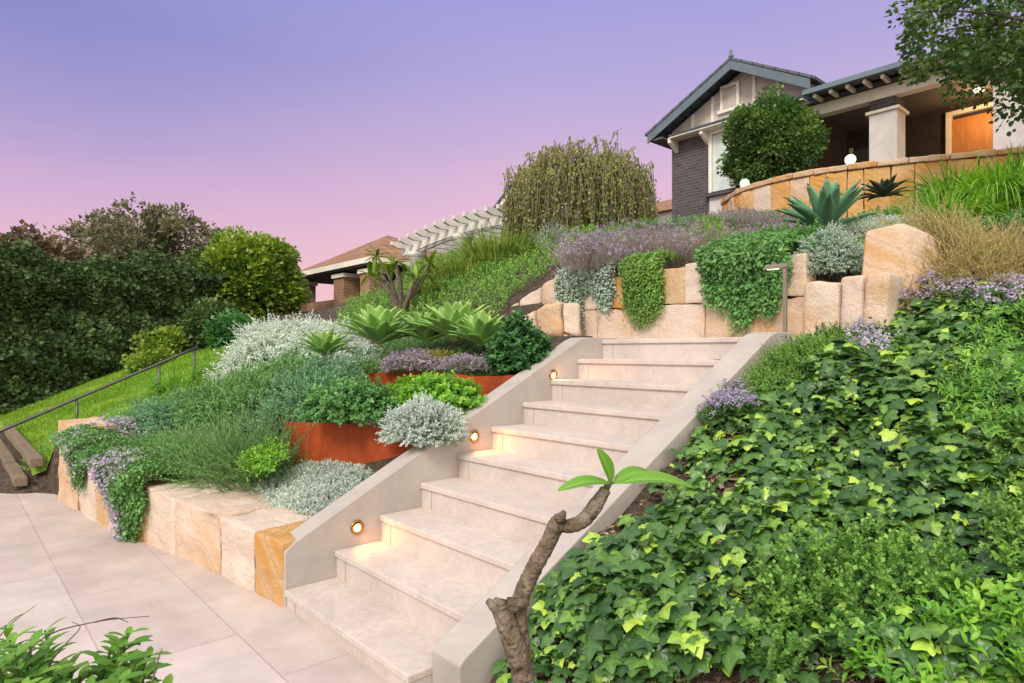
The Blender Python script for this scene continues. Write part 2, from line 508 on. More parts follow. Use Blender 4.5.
# ------------------------------------------------------------------ bmesh tools
def bm_obj(name, bm, mat, parent=None, smooth=False):
    me = bpy.data.meshes.new(name)
    bmesh.ops.recalc_face_normals(bm, faces=bm.faces[:])
    bm.to_mesh(me); bm.free()
    for m in (mat if isinstance(mat, (list, tuple)) else [mat]): me.materials.append(m)
    if smooth: me.polygons.foreach_set('use_smooth', np.ones(len(me.polygons), bool))
    return link(name, me, parent)
def add_hex(bm, c8):
    """box from 8 corners: bottom 4 counterclockwise then top 4"""
    v = [bm.verts.new(Vector(p)) for p in c8]
    fs = [(0, 3, 2, 1), (4, 5, 6, 7), (0, 1, 5, 4), (1, 2, 6, 5), (2, 3, 7, 6), (3, 0, 4, 7)]
    return [bm.faces.new([v[i] for i in f]) for f in fs]
def add_box(bm, a, b):
    x0, y0, z0 = a; x1, y1, z1 = b
    return add_hex(bm, [(x0, y0, z0), (x1, y0, z0), (x1, y1, z0), (x0, y1, z0), (x0, y0, z1), (x1, y0, z1), (x1, y1, z1), (x0, y1, z1)])
def bevel(bm, off, seg=2):
    bmesh.ops.bevel(bm, geom=bm.edges[:], offset=off, segments=seg, profile=.6, affect='EDGES')
def box(name, a, b, mat, parent=None, bev=0):
    bm = bmesh.new(); add_box(bm, a, b)
    if bev: bevel(bm, bev)
    return bm_obj(name, bm, mat, parent)
def hexo(name, c8, mat, parent=None, bev=0):
    bm = bmesh.new(); add_hex(bm, c8)
    if bev: bevel(bm, bev)
    return bm_obj(name, bm, mat, parent)
def prism_uv(name, poly, z0, z1, mat, parent=None, bev=0):
    bm = bmesh.new()
    lo = [bm.verts.new((x, y, z0)) for x, y in poly]; hi = [bm.verts.new((x, y, z1)) for x, y in poly]
    n = len(poly)
    bm.faces.new(lo[::-1]); bm.faces.new(hi)
    for i in range(n): bm.faces.new([lo[i], lo[(i + 1) % n], hi[(i + 1) % n], hi[i]])
    if bev: bevel(bm, bev)
    return bm_obj(name, bm, mat, parent)
def prism_vz(name, poly, u0, u1, mat, parent=None, bev=0):
    """profile in (v,z) extruded along u"""
    bm = bmesh.new()
    lo = [bm.verts.new((u0, y, z)) for y, z in poly]; hi = [bm.verts.new((u1, y, z)) for y, z in poly]
    n = len(poly)
    bm.faces.new(lo[::-1]); bm.faces.new(hi)
    for i in range(n): bm.faces.new([lo[i], lo[(i + 1) % n], hi[(i + 1) % n], hi[i]])
    if bev: bevel(bm, bev)
    return bm_obj(name, bm, mat, parent)
def prism_uz(name, poly, v0, v1, mat, parent=None, bev=0):
    bm = bmesh.new()
    lo = [bm.verts.new((x, v0, z)) for x, z in poly]; hi = [bm.verts.new((x, v1, z)) for x, z in poly]
    n = len(poly)
    bm.faces.new(lo[::-1]); bm.faces.new(hi)
    for i in range(n): bm.faces.new([lo[i], lo[(i + 1) % n], hi[(i + 1) % n], hi[i]])
    if bev: bevel(bm, bev)
    return bm_obj(name, bm, mat, parent)
def stone(name, c8, mat, parent=None, rough=.015, bev=.02, freq=3.5, seed=0, cuts=7):
    """split sandstone block: bevelled, subdivided and roughened"""
    bm = bmesh.new(); add_hex(bm, c8)
    bmesh.ops.bevel(bm, geom=bm.edges[:], offset=bev, segments=2, profile=.55, affect='EDGES')
    long = [e for e in bm.edges if e.calc_length() > bev * 3]
    bmesh.ops.subdivide_edges(bm, edges=long, cuts=cuts, use_grid_fill=True)
    bm.normal_update()
    off = Vector((seed * 3.1, seed * 1.7, seed * .9))
    for v in bm.verts:
        p = v.co * freq + off
        d = mnoise.fractal(p, 1.0, 2.0, 4) * rough * 1.4 + mnoise.ridged_multi_fractal(p * .6, 1.0, 2.0, 3, 1.0, 2.0) * rough * .4
        v.co += v.normal * (d - rough * .5)
    o = bm_obj(name, bm, mat, parent, smooth=False)
    o.data.polygons.foreach_set('use_smooth', np.ones(len(o.data.polygons), bool))
    return o
def lathe(name, prof, c, mat, parent=None, seg=24, axis='Z', smooth=True):
    """profile (radius, height) spun about an axis through c"""
    bm = bmesh.new()
    rings = []
    for r, h in prof:
        ring = []
        for j in range(seg):
            q = 2 * math.pi * j / seg
            x, y = r * math.cos(q), r * math.sin(q)
            p = (x, y, h) if axis == 'Z' else (h, x, y)
            ring.append(bm.verts.new((c[0] + p[0], c[1] + p[1], c[2] + p[2])))
        rings.append(ring)
    for a, b in zip(rings, rings[1:]):
        for j in range(seg): bm.faces.new([a[j], a[(j + 1) % seg], b[(j + 1) % seg], b[j]])
    bm.faces.new(rings[0][::-1]); bm.faces.new(rings[-1])
    return bm_obj(name, bm, mat, parent, smooth)
def tubeobj(name, path, radii, mat, parent=None, sides=10, bump=0, seed=0):
    V, F = tube(path, radii, sides, bump, seed)
    return mesh_tris(name, V, F, mat, parent, smooth=True)

# ------------------------------------------------------------------ material library
M = {}
PAVE = brickmat('paving_stone', (.495, .412, .372), (.575, .492, .447), (.42, .35, .315), 1.2, .6, .005, .62, 'XY', bump=.3, var_scale=2.6)
SOIL = surfmat('mulch', (.035, .025, .018), (.10, .07, .05), scale=18, rough=1, bump=1, bscale=60, c2=(.22, .16, .12), bdist=.04)
LAWNM = surfmat('lawn_turf', (.17, .29, .025), (.26, .40, .04), scale=2.5, rough=.9, bump=.8, bscale=70, bdist=.03)
STEP = surfmat('stair_stone', (.515, .44, .395), (.635, .55, .495), scale=26, rough=.6, bump=.12, bscale=120, detail=9, bdist=.004)
RISER = surfmat('riser_stone', (.505, .432, .39), (.60, .522, .472), scale=30, rough=.7, bump=.15, bscale=120, detail=9, bdist=.004)
JOINT = plain('stone_joint', (.36, .30, .25), .9)
REND = surfmat('cement_render', (.42, .372, .335), (.47, .42, .38), scale=2.6, rough=.85, bump=.2, bscale=70, bdist=.004)
SS_P = sandstone('sandstone_pale', (.73, .61, .515), (.62, .475, .375), (.58, .34, .14), .58, 1.6)
SS_O = sandstone('sandstone_orange', (.64, .50, .36), (.60, .40, .22), (.56, .29, .08), 1.2, 1.5)
SS_M = sandstone('sandstone_mixed', (.70, .58, .47), (.60, .44, .31), (.58, .31, .11), .85, 1.4)
SS_W = sandstone('sandstone_wall', (.74, .52, .28), (.70, .42, .16), (.58, .27, .06), .95, 2.8)
RUST = surfmat('weathered_steel', (.27, .042, .008), (.36, .06, .012), scale=3.5, rough=.75, bump=.25, bscale=90, c2=(.20, .032, .01), bdist=.003, stretch=(1, 1, .35))
BRASS = plain('aged_brass', (.42, .25, .10), .35, 1)
GLOW = emit('warm_lamp', (1, .62, .27), 3.5)
GLOBE = emit('globe_lamp', (1, .86, .62), 1.8)
DKMET = plain('grey_metal', (.12, .12, .12), .45, .8)
BRONZE = plain('bronze_post', (.30, .26, .21), .45, .6)
BARK = surfmat('bark', (.09, .07, .055), (.20, .16, .125), scale=14, rough=.95, bump=.9, bscale=45, c2=(.30, .25, .20), bdist=.02)
BARKD = surfmat('dark_bark', (.05, .038, .03), (.12, .09, .07), scale=9, rough=.95, bump=.8, bscale=40, bdist=.02)
FRBARK = surfmat('frangipani_bark', (.10, .07, .045), (.21, .155, .105), scale=30, rough=.85, bump=1, bscale=55, c2=(.38, .34, .29), bdist=.02)
STRAW = plain('straw_stem', (.48, .39, .19), .8, var=.25, scale=14)
GREYST = plain('grey_stem', (.34, .30, .25), .8, var=.25, scale=14)
TWIG = plain('twig', (.16, .11, .075), .9, var=.3, scale=20)
STEMG = plain('green_stem', (.13, .16, .05), .7, var=.3, scale=12)
TIMBER = surfmat('timber', (.18, .13, .09), (.28, .21, .15), scale=6, rough=.9, bump=.5, bscale=50, stretch=(1, 6, 6))

L_IVY = leafmat('ivy_leaf', [(.026, .062, .02), (.045, .105, .028), (.085, .17, .038), (.20, .33, .05), (.34, .46, .065)], .25, .36, .5, gain=1.6)
L_LIME = leafmat('lime_leaf', [(.07, .17, .03), (.15, .29, .035), (.30, .42, .05)], .4, .42)
L_FINE = leafmat('fine_green', [(.06, .13, .035), (.12, .22, .045), (.22, .33, .07)], .35, .55)
L_MID = leafmat('mid_green', [(.045, .115, .04), (.085, .19, .055), (.16, .28, .08)], .35, .5)
L_DARK = leafmat('dark_green', [(.018, .055, .02), (.035, .10, .028), (.075, .17, .04)], .25, .42)
L_BLUE = leafmat('blue_green', [(.09, .17, .10), (.16, .26, .16), (.24, .35, .23)], .3, .6)
L_SILV = leafmat('silver', [(.40, .48, .42), (.55, .62, .55), (.68, .73, .67)], .3, .7, .2, gain=1.2)
L_SILG = leafmat('silver_green', [(.27, .36, .29), (.42, .52, .43), (.58, .66, .57)], .3, .65, .2, gain=1.3)
L_WHIT = leafmat('white_sage', [(.34, .42, .34), (.50, .57, .47), (.70, .74, .66)], .3, .7, .2)
L_HEDG = leafmat('hedge_leaf', [(.018, .034, .011), (.036, .062, .018), (.075, .105, .034)], .2, .55, .25, gain=2.1)
L_OLIV = leafmat('olive_tree', [(.05, .055, .03), (.10, .10, .055), (.17, .16, .09)], .25, .5)
L_REDD = leafmat('bronze_leaf', [(.05, .045, .025), (.10, .075, .045), (.16, .11, .075)], .25, .45)
L_ROUN = leafmat('round_tree', [(.04, .09, .015), (.12, .19, .025), (.22, .28, .05)], .3, .45, gain=1.6)
L_WEEP = leafmat('weeping_leaf', [(.07, .10, .025), (.15, .18, .045), (.28, .28, .08)], .35, .5)
L_TREE = leafmat('corner_tree', [(.03, .07, .02), (.07, .13, .035), (.15, .22, .055)], .3, .45, gain=1.75)
L_GRAS = leafmat('grass_blade', [(.05, .12, .02), (.11, .22, .03), (.20, .33, .05)], .35, .5)
L_LAWN = leafmat('lawn_blade', [(.09, .18, .015), (.16, .27, .025), (.24, .35, .04)], .35, .6, gain=1.5)
L_AGAV = leafmat('agave_pale', [(.16, .33, .10), (.28, .46, .12), (.50, .64, .24)], .25, .4, .4, gain=1.3)
L_AGBL = leafmat('agave_blue', [(.05, .135, .07), (.09, .20, .11), (.17, .30, .18)], .1, .45, .35, gain=1.7)
L_LAV = leafmat('lavender_grey', [(.22, .19, .16), (.33, .29, .26), (.46, .40, .39)], .3, .7, gain=1.3)
L_YELL = leafmat('straw_bush', [(.20, .18, .06), (.36, .31, .11), (.52, .44, .18)], .35, .6, gain=1.3)
F_PURP = leafmat('purple_flower', [(.34, .27, .41), (.44, .36, .52), (.57, .49, .64)], .4, .6, gain=1)
F_LILA = leafmat('lilac_flower', [(.42, .33, .48), (.56, .47, .60), (.74, .68, .76)], .4, .6, gain=1)
F_DUST = leafmat('dusty_flower', [(.30, .22, .30), (.42, .34, .42), (.54, .46, .54)], .4, .6, gain=1)
L_LITT = leafmat('leaf_litter', [(.05, .03, .02), (.13, .085, .055), (.26, .19, .13)], .1, .8)

# ------------------------------------------------------------------ ground, patio, lawn
def grid_mesh(name, us, vs, zf, mat, keep=None):
    U, V = np.meshgrid(us, vs, indexing='ij')
    Z = zf(U, V)
    P = np.stack([U, V, Z], -1).reshape(-1, 3)
    nu, nv = len(us), len(vs)
    i = np.arange(nu * nv).reshape(nu, nv)
    a, b, c, d = i[:-1, :-1].ravel(), i[1:, :-1].ravel(), i[1:, 1:].ravel(), i[:-1, 1:].ravel()
    F = np.concatenate([np.stack([a, b, c], 1), np.stack([a, c, d], 1)])
    if keep is not None:
        ctr = P[F].mean(1)
        F = F[keep(ctr[:, 0], ctr[:, 1])]
    return mesh_tris(name, P, F, mat, smooth=True)
us = np.unique(np.concatenate([np.linspace(-90, -20, 36), np.arange(-20, -9, .4), np.arange(-9, 1.0, .06), np.linspace(1, 8, 30), np.linspace(8, 60, 20)]))
vs = np.unique(np.concatenate([np.linspace(-60, -6, 28), np.arange(-6, .4, .3), np.arange(.4, 8, .06), np.arange(8, 18, .25), np.linspace(18, 110, 30)]))
def zground(U, V):
    P = np.stack([U, V, 0 * U], -1)
    return G(U, V) + .03 * lump(P, 3.0, 5) * (np.abs(U) < 20)
tag(grid_mesh('ground', us, vs, zground, SOIL), kind='structure')
# turf: a thin sheet over the far slope
lu = np.linspace(-16.2, -8.9, 60); lv = np.linspace(.75, 4.5, 60)
tag(grid_mesh('lawn', lu, lv, lambda U, V: G(U, V) + .05 + .03 * lump(np.stack([U, V, 0 * U], -1), 2.0, 3), LAWNM), kind='structure')
# patio follows the foot of the sandstone wall
pp = [(-9.0, -7), (-2.36, -7), (-2.36, 1.62), (-3.78, 1.62)] + [(u, wall_v(u) + .08) for u in (-3.82, -4.57, -5.72, -6.68, -8.07, -8.45)] + [(-9.0, .55)]
tag(prism_uv('patio', pp, -.1, 0.0, PAVE), kind='structure')

# ------------------------------------------------------------------ garden staircase
V1, GO, RI, Z1, UL, UR = 1.531, .32042, .17, .108, -3.788, -2.42
st = thing('garden_staircase', 'pale sandstone staircase of ten steps between two rendered side walls, climbing from the patio', 'staircase', (-3.1, V1, 0))
for i in range(10):
    v = V1 + GO * i; z = Z1 + RI * i
    h = RI if i else Z1
    last = i == 9
    step = box('riser', (UL, v + .018, z - h - .02), (UR, v + GO + .1, z - .0385), RISER, st)
    box('tread', (UL + .001, v, z - .038), (UR - .001, v + (GO + .06 if not last else .95), z), STEP, st, .007)
    box('joint', (UL + .115, v + .0155, z - h + .002), (UL + .119, v + .03, z - .039), JOINT, step)
def side_wall(u0, u1, prof, name='side_wall'):
    return prism_vz(name, prof, u0, u1, REND, st, .008)
side_wall(-3.965, UL, [(1.535, -.1), (1.535, .33), (1.60, .375), (4.12, 1.625), (4.20, 1.655), (4.62, 1.655), (4.62, -.1)])
side_wall(UR, -2.21, [(1.655, -.1), (1.655, .185), (1.68, .21), (4.42, 1.655), (4.50, 1.672), (4.75, 1.672), (4.75, -.1)])
# landing paving in front of the retaining wall
tag(prism_uv('landing', [(-4.9, 4.63), (-3.97, 4.63), (-3.78, 4.70), (-2.3, 4.76), (-2.1, 5.42), (-4.9, 5.42)], 1.4, 1.634, PAVE), kind='structure')

# step lights recessed in the left side wall
for k, (px, py, lab) in enumerate([(357, 527, 'round brass step light glowing above the second stair tread, lowest of the three'),
                                   (474, 436, 'round brass step light glowing beside the fifth tread, middle of the three'),
                                   (553, 375, 'round brass step light near the top of the stairs, highest of the three')]):
    p = atu(px, py, UL)
    t = thing('step_light', lab, 'step light', tuple(p), group='step lights in the side wall')
    x = p[0]
    lathe('bezel', [(.047, .0005), (.047, .007), (.040, .011), (.033, .009), (.031, .003)], (x, p[1], p[2]), BRASS, t, 28, 'X')
    # half hood over the lens
    bm = bmesh.new()
    n = 14
    a = [bm.verts.new((x + .004, p[1] + .032 * math.cos(q), p[2] + .032 * math.sin(q))) for q in np.linspace(.15, math.pi - .15, n)]
    b = [bm.verts.new((x + .019, p[1] + .027 * math.cos(q), p[2] + .010 + .016 * math.sin(q))) for q in np.linspace(.15, math.pi - .15, n)]
    for i in range(n - 1): bm.faces.new([a[i], a[i + 1], b[i + 1], b[i]])
    bm_obj('hood', bm, BRASS, t)
    lathe('lens', [(.026, .004), (.024, .0075), (.012, .0085)], (x, p[1], p[2] - .004), GLOW, t, 20, 'X')
    ld = bpy.data.lights.new('step_lamp', 'SPOT'); ld.energy = 3.4; ld.color = (1, .40, .11); ld.spot_size = R(145); ld.spot_blend = .8; ld.shadow_soft_size = .02
    lo = bpy.data.objects.new('step_lamp', ld); COL.objects.link(lo)
    lo.location = (x + .03, p[1], p[2] - .01)
    lo.rotation_euler = Vector((.72, .42, -.55)).to_track_quat('-Z', 'Y').to_euler()

# ------------------------------------------------------------------ sandstone walls
def front_stone(name, px0, px1, mat, parent, seed, dep=.62, top0=None, top1=None, lean=0):
    xs = [283, 225, 150, 100, 60, 40]; ys = [608, 577, 545, 525, 500, 492]
    def foot(px):
        y = np.interp(-px, [-x for x in xs], ys)
        return atz(px, y, 0)
    a, b = foot(px1), foot(px0)        # a left, b right
    z0 = wall_z(a[0]) if top0 is None else top0
    z1 = wall_z(b[0]) if top1 is None else top1
    n = np.array((-(b[1] - a[1]), b[0] - a[0])); n = n / np.linalg.norm(n)
    e = (b - a)[:2] / np.linalg.norm((b - a)[:2]) * .004
    A = a[:2] + e; B = b[:2] - e
    l = n * lean
    return stone(name, [(*A, -.06), (*B, -.06), (*(B + n * dep), -.06), (*(A + n * dep), -.06),
                        (*(A + l), z0), (*(B + l), z1), (*(B + n * dep), z1 + .01), (*(A + n * dep), z0 + .01)], mat, parent, .016, .012, 4.5, seed, 12)
fw = thing('sandstone_wall', 'low wall of split pale and orange sandstone blocks along the patio edge', 'stone wall', (-5.7, 1.23, 0))
for k, (a, b, m) in enumerate([(282.5, 254, SS_O), (254, 220, SS_P), (220, 175, SS_P), (175, 147, SS_P), (147, 126, SS_M), (126, 108, SS_P), (108, 96, SS_O), (96, 77, SS_P)]):
    front_stone('stone', a, b, m, fw, k + 1, .60)
front_stone('stone', 77, 58, SS_M, fw, 21, .34, .82, .80)
# retaining wall behind the landing
rw = thing('retaining_wall', 'two course pink and orange sandstone retaining wall behind the top landing', 'stone wall', (-3.9, 5.3, 1.63))
jl = [(-5.45, -4.62, SS_P), (-4.62, -3.30, SS_P), (-3.30, -2.34, SS_M)]
def rstone(u0, u1, z0, z1, m, sd, v0=5.3, dep=.4):
    stone('stone', [(u0 + .004, v0, z0), (u1 - .004, v0, z0), (u1 - .004, v0 + dep, z0), (u0 + .004, v0 + dep, z0),
                    (u0 + .004, v0 + .01, z1), (u1 - .004, v0 + .01, z1), (u1 - .004, v0 + dep, z1), (u0 + .004, v0 + dep, z1)], m, rw, .012, .009, 4.5, sd, 12)
for k, (a, b, m) in enumerate(jl): rstone(a, b, 1.6, 1.985, m, 30 + k)
for k, (a, b, m) in enumerate([(-5.30, -4.86, SS_M), (-4.86, -4.42, SS_P), (-4.42, -4.00, SS_O), (-4.00, -3.52, SS_O), (-3.52, -3.18, SS_P), (-3.18, -2.66, SS_O), (-2.66, -2.36, SS_M)]):
    rstone(a, b, 1.99, 2.34 + .03 * math.sin(k * 2.1), m, 40 + k)
# the block pier to the right of the landing
pw = thing('block_pier', 'short stack of upright pale and orange sandstone blocks right of the landing', 'stone wall', (-2.1, 5.25, 1.6))
def hstone(par, u0, u1, v0, v1, z0, z1, m, sd, r=.02, nm='stone', sk=0):
    return stone(nm, [(u0, v0, z0), (u1, v0, z0), (u1, v1, z0), (u0, v1, z0), (u0 + sk, v0 + .02, z1), (u1 - sk, v0 + .02, z1), (u1 - sk, v1, z1), (u0 + sk, v1, z1)], m, par, r, .03, 4, sd, 6)
hstone(pw, -2.34, -2.05, 5.16, 5.6, 1.45, 2.08, SS_M, 51)
hstone(pw, -2.045, -1.87, 5.14, 5.6, 1.45, 2.11, SS_P, 52)
hstone(pw, -1.865, -1.70, 5.12, 5.55, 1.45, 2.12, SS_P, 53)
# big boulder on top
c = at(892, 258, 5.25)
bo = stone('boulder', [(-2.04, 5.36, 1.7), (-1.56, 5.42, 1.45), (-1.3, 6.2, 1.7), (-1.98, 6.2, 1.95), (-1.99, 5.47, 2.50), (-1.74, 5.56, 2.54), (-1.52, 6.05, 2.42), (-1.94, 6.05, 2.52)], SS_P, None, .02, .035, 1.5, 64, 9)
tag(bo, 'large rounded pink and orange boulder above the block pier beside the straw coloured bush', 'boulder')
# boulder steps curving up behind the left side of the landing
bs = thing('boulder_wall', 'rough sandstone boulders stepping up the bank left of the landing', 'stone wall', (-5.8, 5.5, 1.9))
bpts = [at(482, 327, 8.3), at(500, 314, 8.1), at(520, 300, 7.9), at(542, 286, 7.65), at(566, 270, 7.35)]
bp2 = [at(494, 338, 7.5), at(512, 322, 7.3), at(536, 309, 7.1), at(562, 302, 6.95), at(580, 304, 6.9)]
for k, (a, b) in enumerate(list(zip(bpts, bpts[1:])) + list(zip(bp2, bp2[1:]))):
    e = (b - a)[:2]; e /= np.linalg.norm(e); n = np.array((-e[1], e[0])); n = n if n[1] > 0 else -n
    A, B = a[:2] + e * .004, b[:2] - e * .004
    for c_, (f0, f1) in enumerate([(-1.0, -.34), (-.335, 0)]):
        s_ = (.03 if c_ else -.02)
        stone('stone', [(*(A - n * s_), a[2] + f0), (*(B - n * s_), b[2] + f0), (*(B + n * .45), b[2] + f0), (*(A + n * .45), a[2] + f0),
                        (*(A - n * s_), a[2] + f1), (*(B - n * s_), b[2] + f1), (*(B + n * .45), b[2] + f1), (*(A + n * .45), a[2] + f1)], [SS_P, SS_M, SS_P][(k + c_) % 3], bs, .03, .03, 2.6, 70 + 2 * k + c_, 5)
# upper curved wall in front of the house
uw = thing('curved_terrace_wall', 'curved orange sandstone wall with flat capping below the house verandah', 'stone wall', (-5.2, 13.65, 4.4))
path = spline(UPW, 42)
for a, b in zip(range(0, 41), range(1, 42)):
    p, q = path[a], path[b]
rr_ = np.random.default_rng(11)
def upblock(nm, t0, t1, z0, z1, m, proud, sd, par):
    t = np.linspace(0, 41, 42)
    def pt(tt): return np.array((np.interp(tt, t, path[:, 0]), np.interp(tt, t, path[:, 1])))
    a, b = pt(t0 + .03), pt(t1 - .03)
    n = np.array((-(b[1] - a[1]), b[0] - a[0])); n /= np.linalg.norm(n)
    a = a - n * proud; b = b - n * proud
    d = n * (.3 + proud)
    stone(nm, [(*a, z0), (*b, z0), (*(b + d), z0), (*(a + d), z0), (*a, z1), (*b, z1), (*(b + d), z1), (*(a + d), z1)], m, par, .012, .018, 4, sd, 4)
t = 0; k = 0
while t < 40.5:
    w = rr_.uniform(1.6, 3.4); t1 = min(41, t + w)
    if rr_.random() < .55:
        zc = rr_.uniform(4.5, 4.85)
        upblock('stone', t, t1, 4.0, zc, [SS_W, SS_P, SS_W][k % 3], 0, 100 + k, uw)
        upblock('stone', t, t1, zc + .006, 5.17, [SS_W, SS_W, SS_P, SS_W][k % 4], 0, 200 + k, uw)
    else:
        upblock('stone', t, t1, 4.0, 5.17, [SS_W, SS_P][k % 2], 0, 100 + k, uw)
    t = t1; k += 1
t = 0; k = 0
while t < 40.5:
    t1 = min(41, t + rr_.uniform(2.6, 4.2)); upblock('capping', t, t1, 5.175, 5.29, SS_M, .04, 300 + k, uw); t = t1; k += 1

# ------------------------------------------------------------------ globe lamps on the upper wall
for px, py, lab in [(742, 184, 'small glowing globe lamp at the left end of the curved wall below the round shrub'), (848, 160, 'small glowing globe lamp on the curved wall in front of the verandah')]:
    p = atz(px, py, 5.40)
    p = p + np.array((0, .12, 0))
    t = thing('globe_lamp', lab, 'lamp', (p[0], p[1], 5.29), group='globe lamps on the curved wall')
    lathe('base', [(.05, 0), (.05, .02), (.03, .03), (.03, .05)], (p[0], p[1], 5.285), DKMET, t, 16)
    prof = [(max(.003, .105 * math.cos(q)), .105 * math.sin(q)) for q in np.linspace(-1.45, 1.55, 14)]
    lathe('globe', prof, (p[0], p[1], 5.43), GLOBE, t, 20)

# ------------------------------------------------------------------ bollard light at the landing
p = at(785, 330, 4.95)
b = thing('bollard_light', 'slim bronze inverted L path light at the right of the landing', 'path light', (p[0], p[1], 1.5))
zt = at(785, 268, 4.95)[2]
box('post', (p[0] - .014, p[1] - .014, 1.45), (p[0] + .014, p[1] + .014, zt), BRONZE, b, .003)
box('head', (p[0] - .15, p[1] - .024, zt + .001), (p[0] + .024, p[1] + .024, zt + .035), BRONZE, b, .003)
box('diffuser', (p[0] - .14, p[1] - .015, zt - .003), (p[0] - .05, p[1] + .015, zt + .0005), GLOBE, b)

# ------------------------------------------------------------------ weathered steel planters
def steel_edge(pts, lab, rz):
    """folded plate following points (u,v,ztop,h); soil behind"""
    me = bmesh.new()
    P = np.array(pts); n = len(P)
    t = np.gradient(P[:, :2], axis=0); t /= np.linalg.norm(t, axis=1, keepdims=True)
    nn = np.stack([-t[:, 1], t[:, 0]], 1)
    cols = []
    for p, q in zip(P, nn):
        f = p[:2]; bk = p[:2] + q * .012
        cols.append([me.verts.new((*f, p[2] - p[3])), me.verts.new((*f, p[2])), me.verts.new((*bk, p[2])), me.verts.new((*bk, p[2] - p[3]))])
    for a, b in zip(cols, cols[1:]):
        for i in range(4): me.faces.new([a[i], a[(i + 1) % 4], b[(i + 1) % 4], b[i]])
    me.faces.new(cols[0]); me.faces.new(cols[-1][::-1])
    o = bm_obj('steel_planter_edge', me, RUST)
    return tag(o, lab, 'planter edge', 'rusted steel planter edges')
def edge_px(pxs, h, lab):
    pts = [(*at(x, y, d), h) for x, y, d in pxs]
    return steel_edge(spline(pts, 16), lab, 0)
edge_px([(283, 419, 5.65), (292, 422, 5.45), (345, 424, 5.10), (395, 428, 4.85), (420, 431, 4.75)], .55, 'rusty orange steel planter edge in the middle of the garden, the lowest and largest one')
edge_px([(350, 376, 6.7), (372, 373, 6.55), (410, 371, 6.3), (440, 372, 6.1)], .45, 'rusty steel planter edge behind the two dark mounded shrubs, the topmost one')
edge_px([(452, 373, 5.75), (470, 376, 5.6), (495, 376, 5.45), (528, 374, 5.25)], .45, 'rusty steel planter edge below the glossy dark shrub, next to the stair wall')
# ------------------------------------------------------------------ bungalow
WB = brickmat('dark_brick', (.075, .062, .066), (.10, .085, .088), (.16, .145, .145), .24, .086, .008, .9, 'XZ')
CREAM = plain('cream_trim', (.82, .75, .64), .6, var=.03)
STUC = surfmat('pebbledash', (.50, .445, .40), (.57, .51, .46), scale=60, rough=.95, bump=.5, bscale=160, bdist=.006)
GREYR = surfmat('grey_render', (.60, .55, .52), (.67, .62, .59), scale=3, rough=.9, bump=.2, bscale=60, bdist=.004)
BARGE = plain('slate_blue_paint', (.12, .16, .19), .5, var=.05)
ROOFM = brickmat('roof_tile', (.10, .115, .13), (.13, .145, .16), (.05, .055, .06), .3, .33, .02, .8, 'XY')
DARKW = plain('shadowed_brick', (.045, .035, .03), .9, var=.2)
SOFF = plain('soffit_board', (.10, .09, .085), .8)
DOORM = surfmat('cedar_door', (.42, .17, .045), (.54, .24, .07), scale=5, rough=.45, bump=.2, bscale=40, stretch=(8, 8, 1))
PANE = plain('window_glass', (.10, .12, .12), .08, spec=.6)
BLIND = brickmat('blind_slats', (.62, .70, .68), (.66, .73, .70), (.40, .48, .48), 9, .06, .006, .6, 'XZ')
FL = 5.25
h = thing("bungalow", "dark brick bungalow with half timbered gable and deep verandah on the hilltop", 'house', (-7, 16, FL))
gl, gr_, vz = -11.04, -7.05, 16.0
# front gable room
box('brick_wall', (gl, vz, 4.6), (-9.80, vz + .25, 7.74), WB, h)
box('side_wall', (gl, vz + .252, 4.6), (gl + .25, 22, 7.74), WB, h)
box('base_panel', (-9.797, vz - .03, 4.6), (gr_, vz + .2, FL + .62), GREYR, h, .01)
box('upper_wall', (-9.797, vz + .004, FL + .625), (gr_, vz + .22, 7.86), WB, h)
box('return_wall', (gr_ - .2, vz + .225, 4.6), (gr_, 18.5, 8.0), DARKW, h)
pk = (-8.87, 9.17); el = (-11.52, 7.86); er = (-6.80, 8.02)
prism_uz('gable_panel', [(gl - .02, 7.88), (gr_ + .1, 7.88), (gr_ + .1, 8.08), (pk[0], 9.02), (gl - .02, 7.96)], vz + .03, vz + .2, STUC, h)
def gz(u):
    return (pk[1] - .13 + (el[1] - pk[1]) * (pk[0] - u) / (pk[0] - el[0])) if u < pk[0] else (pk[1] - .13 + (er[1] - pk[1]) * (u - pk[0]) / (er[0] - pk[0]))
for u in (-10.35, -9.72, -8.5, -7.85, -7.12):
    zt = gz(u) - .03
    if zt > 7.95: box('batten', (u - .045, vz - .005, 7.885), (u + .045, vz + .027, zt), CREAM, h)
# little gable window
gw = box('gable_window', (-9.38, vz + .0, 8.16), (-8.98, vz + .025, 8.66), STUC, h)
for a, b in [((-9.46, 8.13), (-9.382, 8.70)), ((-8.978, 8.13), (-8.90, 8.70)), ((-9.46, 8.702), (-8.90, 8.78)), ((-9.54, 8.04), (-8.82, 8.128))]:
    box('window_frame', (a[0], vz - .05, a[1]), (b[0], vz + .026, b[1]), CREAM, gw)
# barge boards
def barge(p, q, v0, v1, dz=.24):
    prism_uz('barge_board', [(p[0], p[1] - dz), (q[0], q[1] - dz), (q[0], q[1]), (p[0], p[1])], v0, v1, BARGE, h)
barge(el, (pk[0] - .002, pk[1]), 15.46, 15.5); barge((pk[0] + .002, pk[1]), er, 15.46, 15.5)
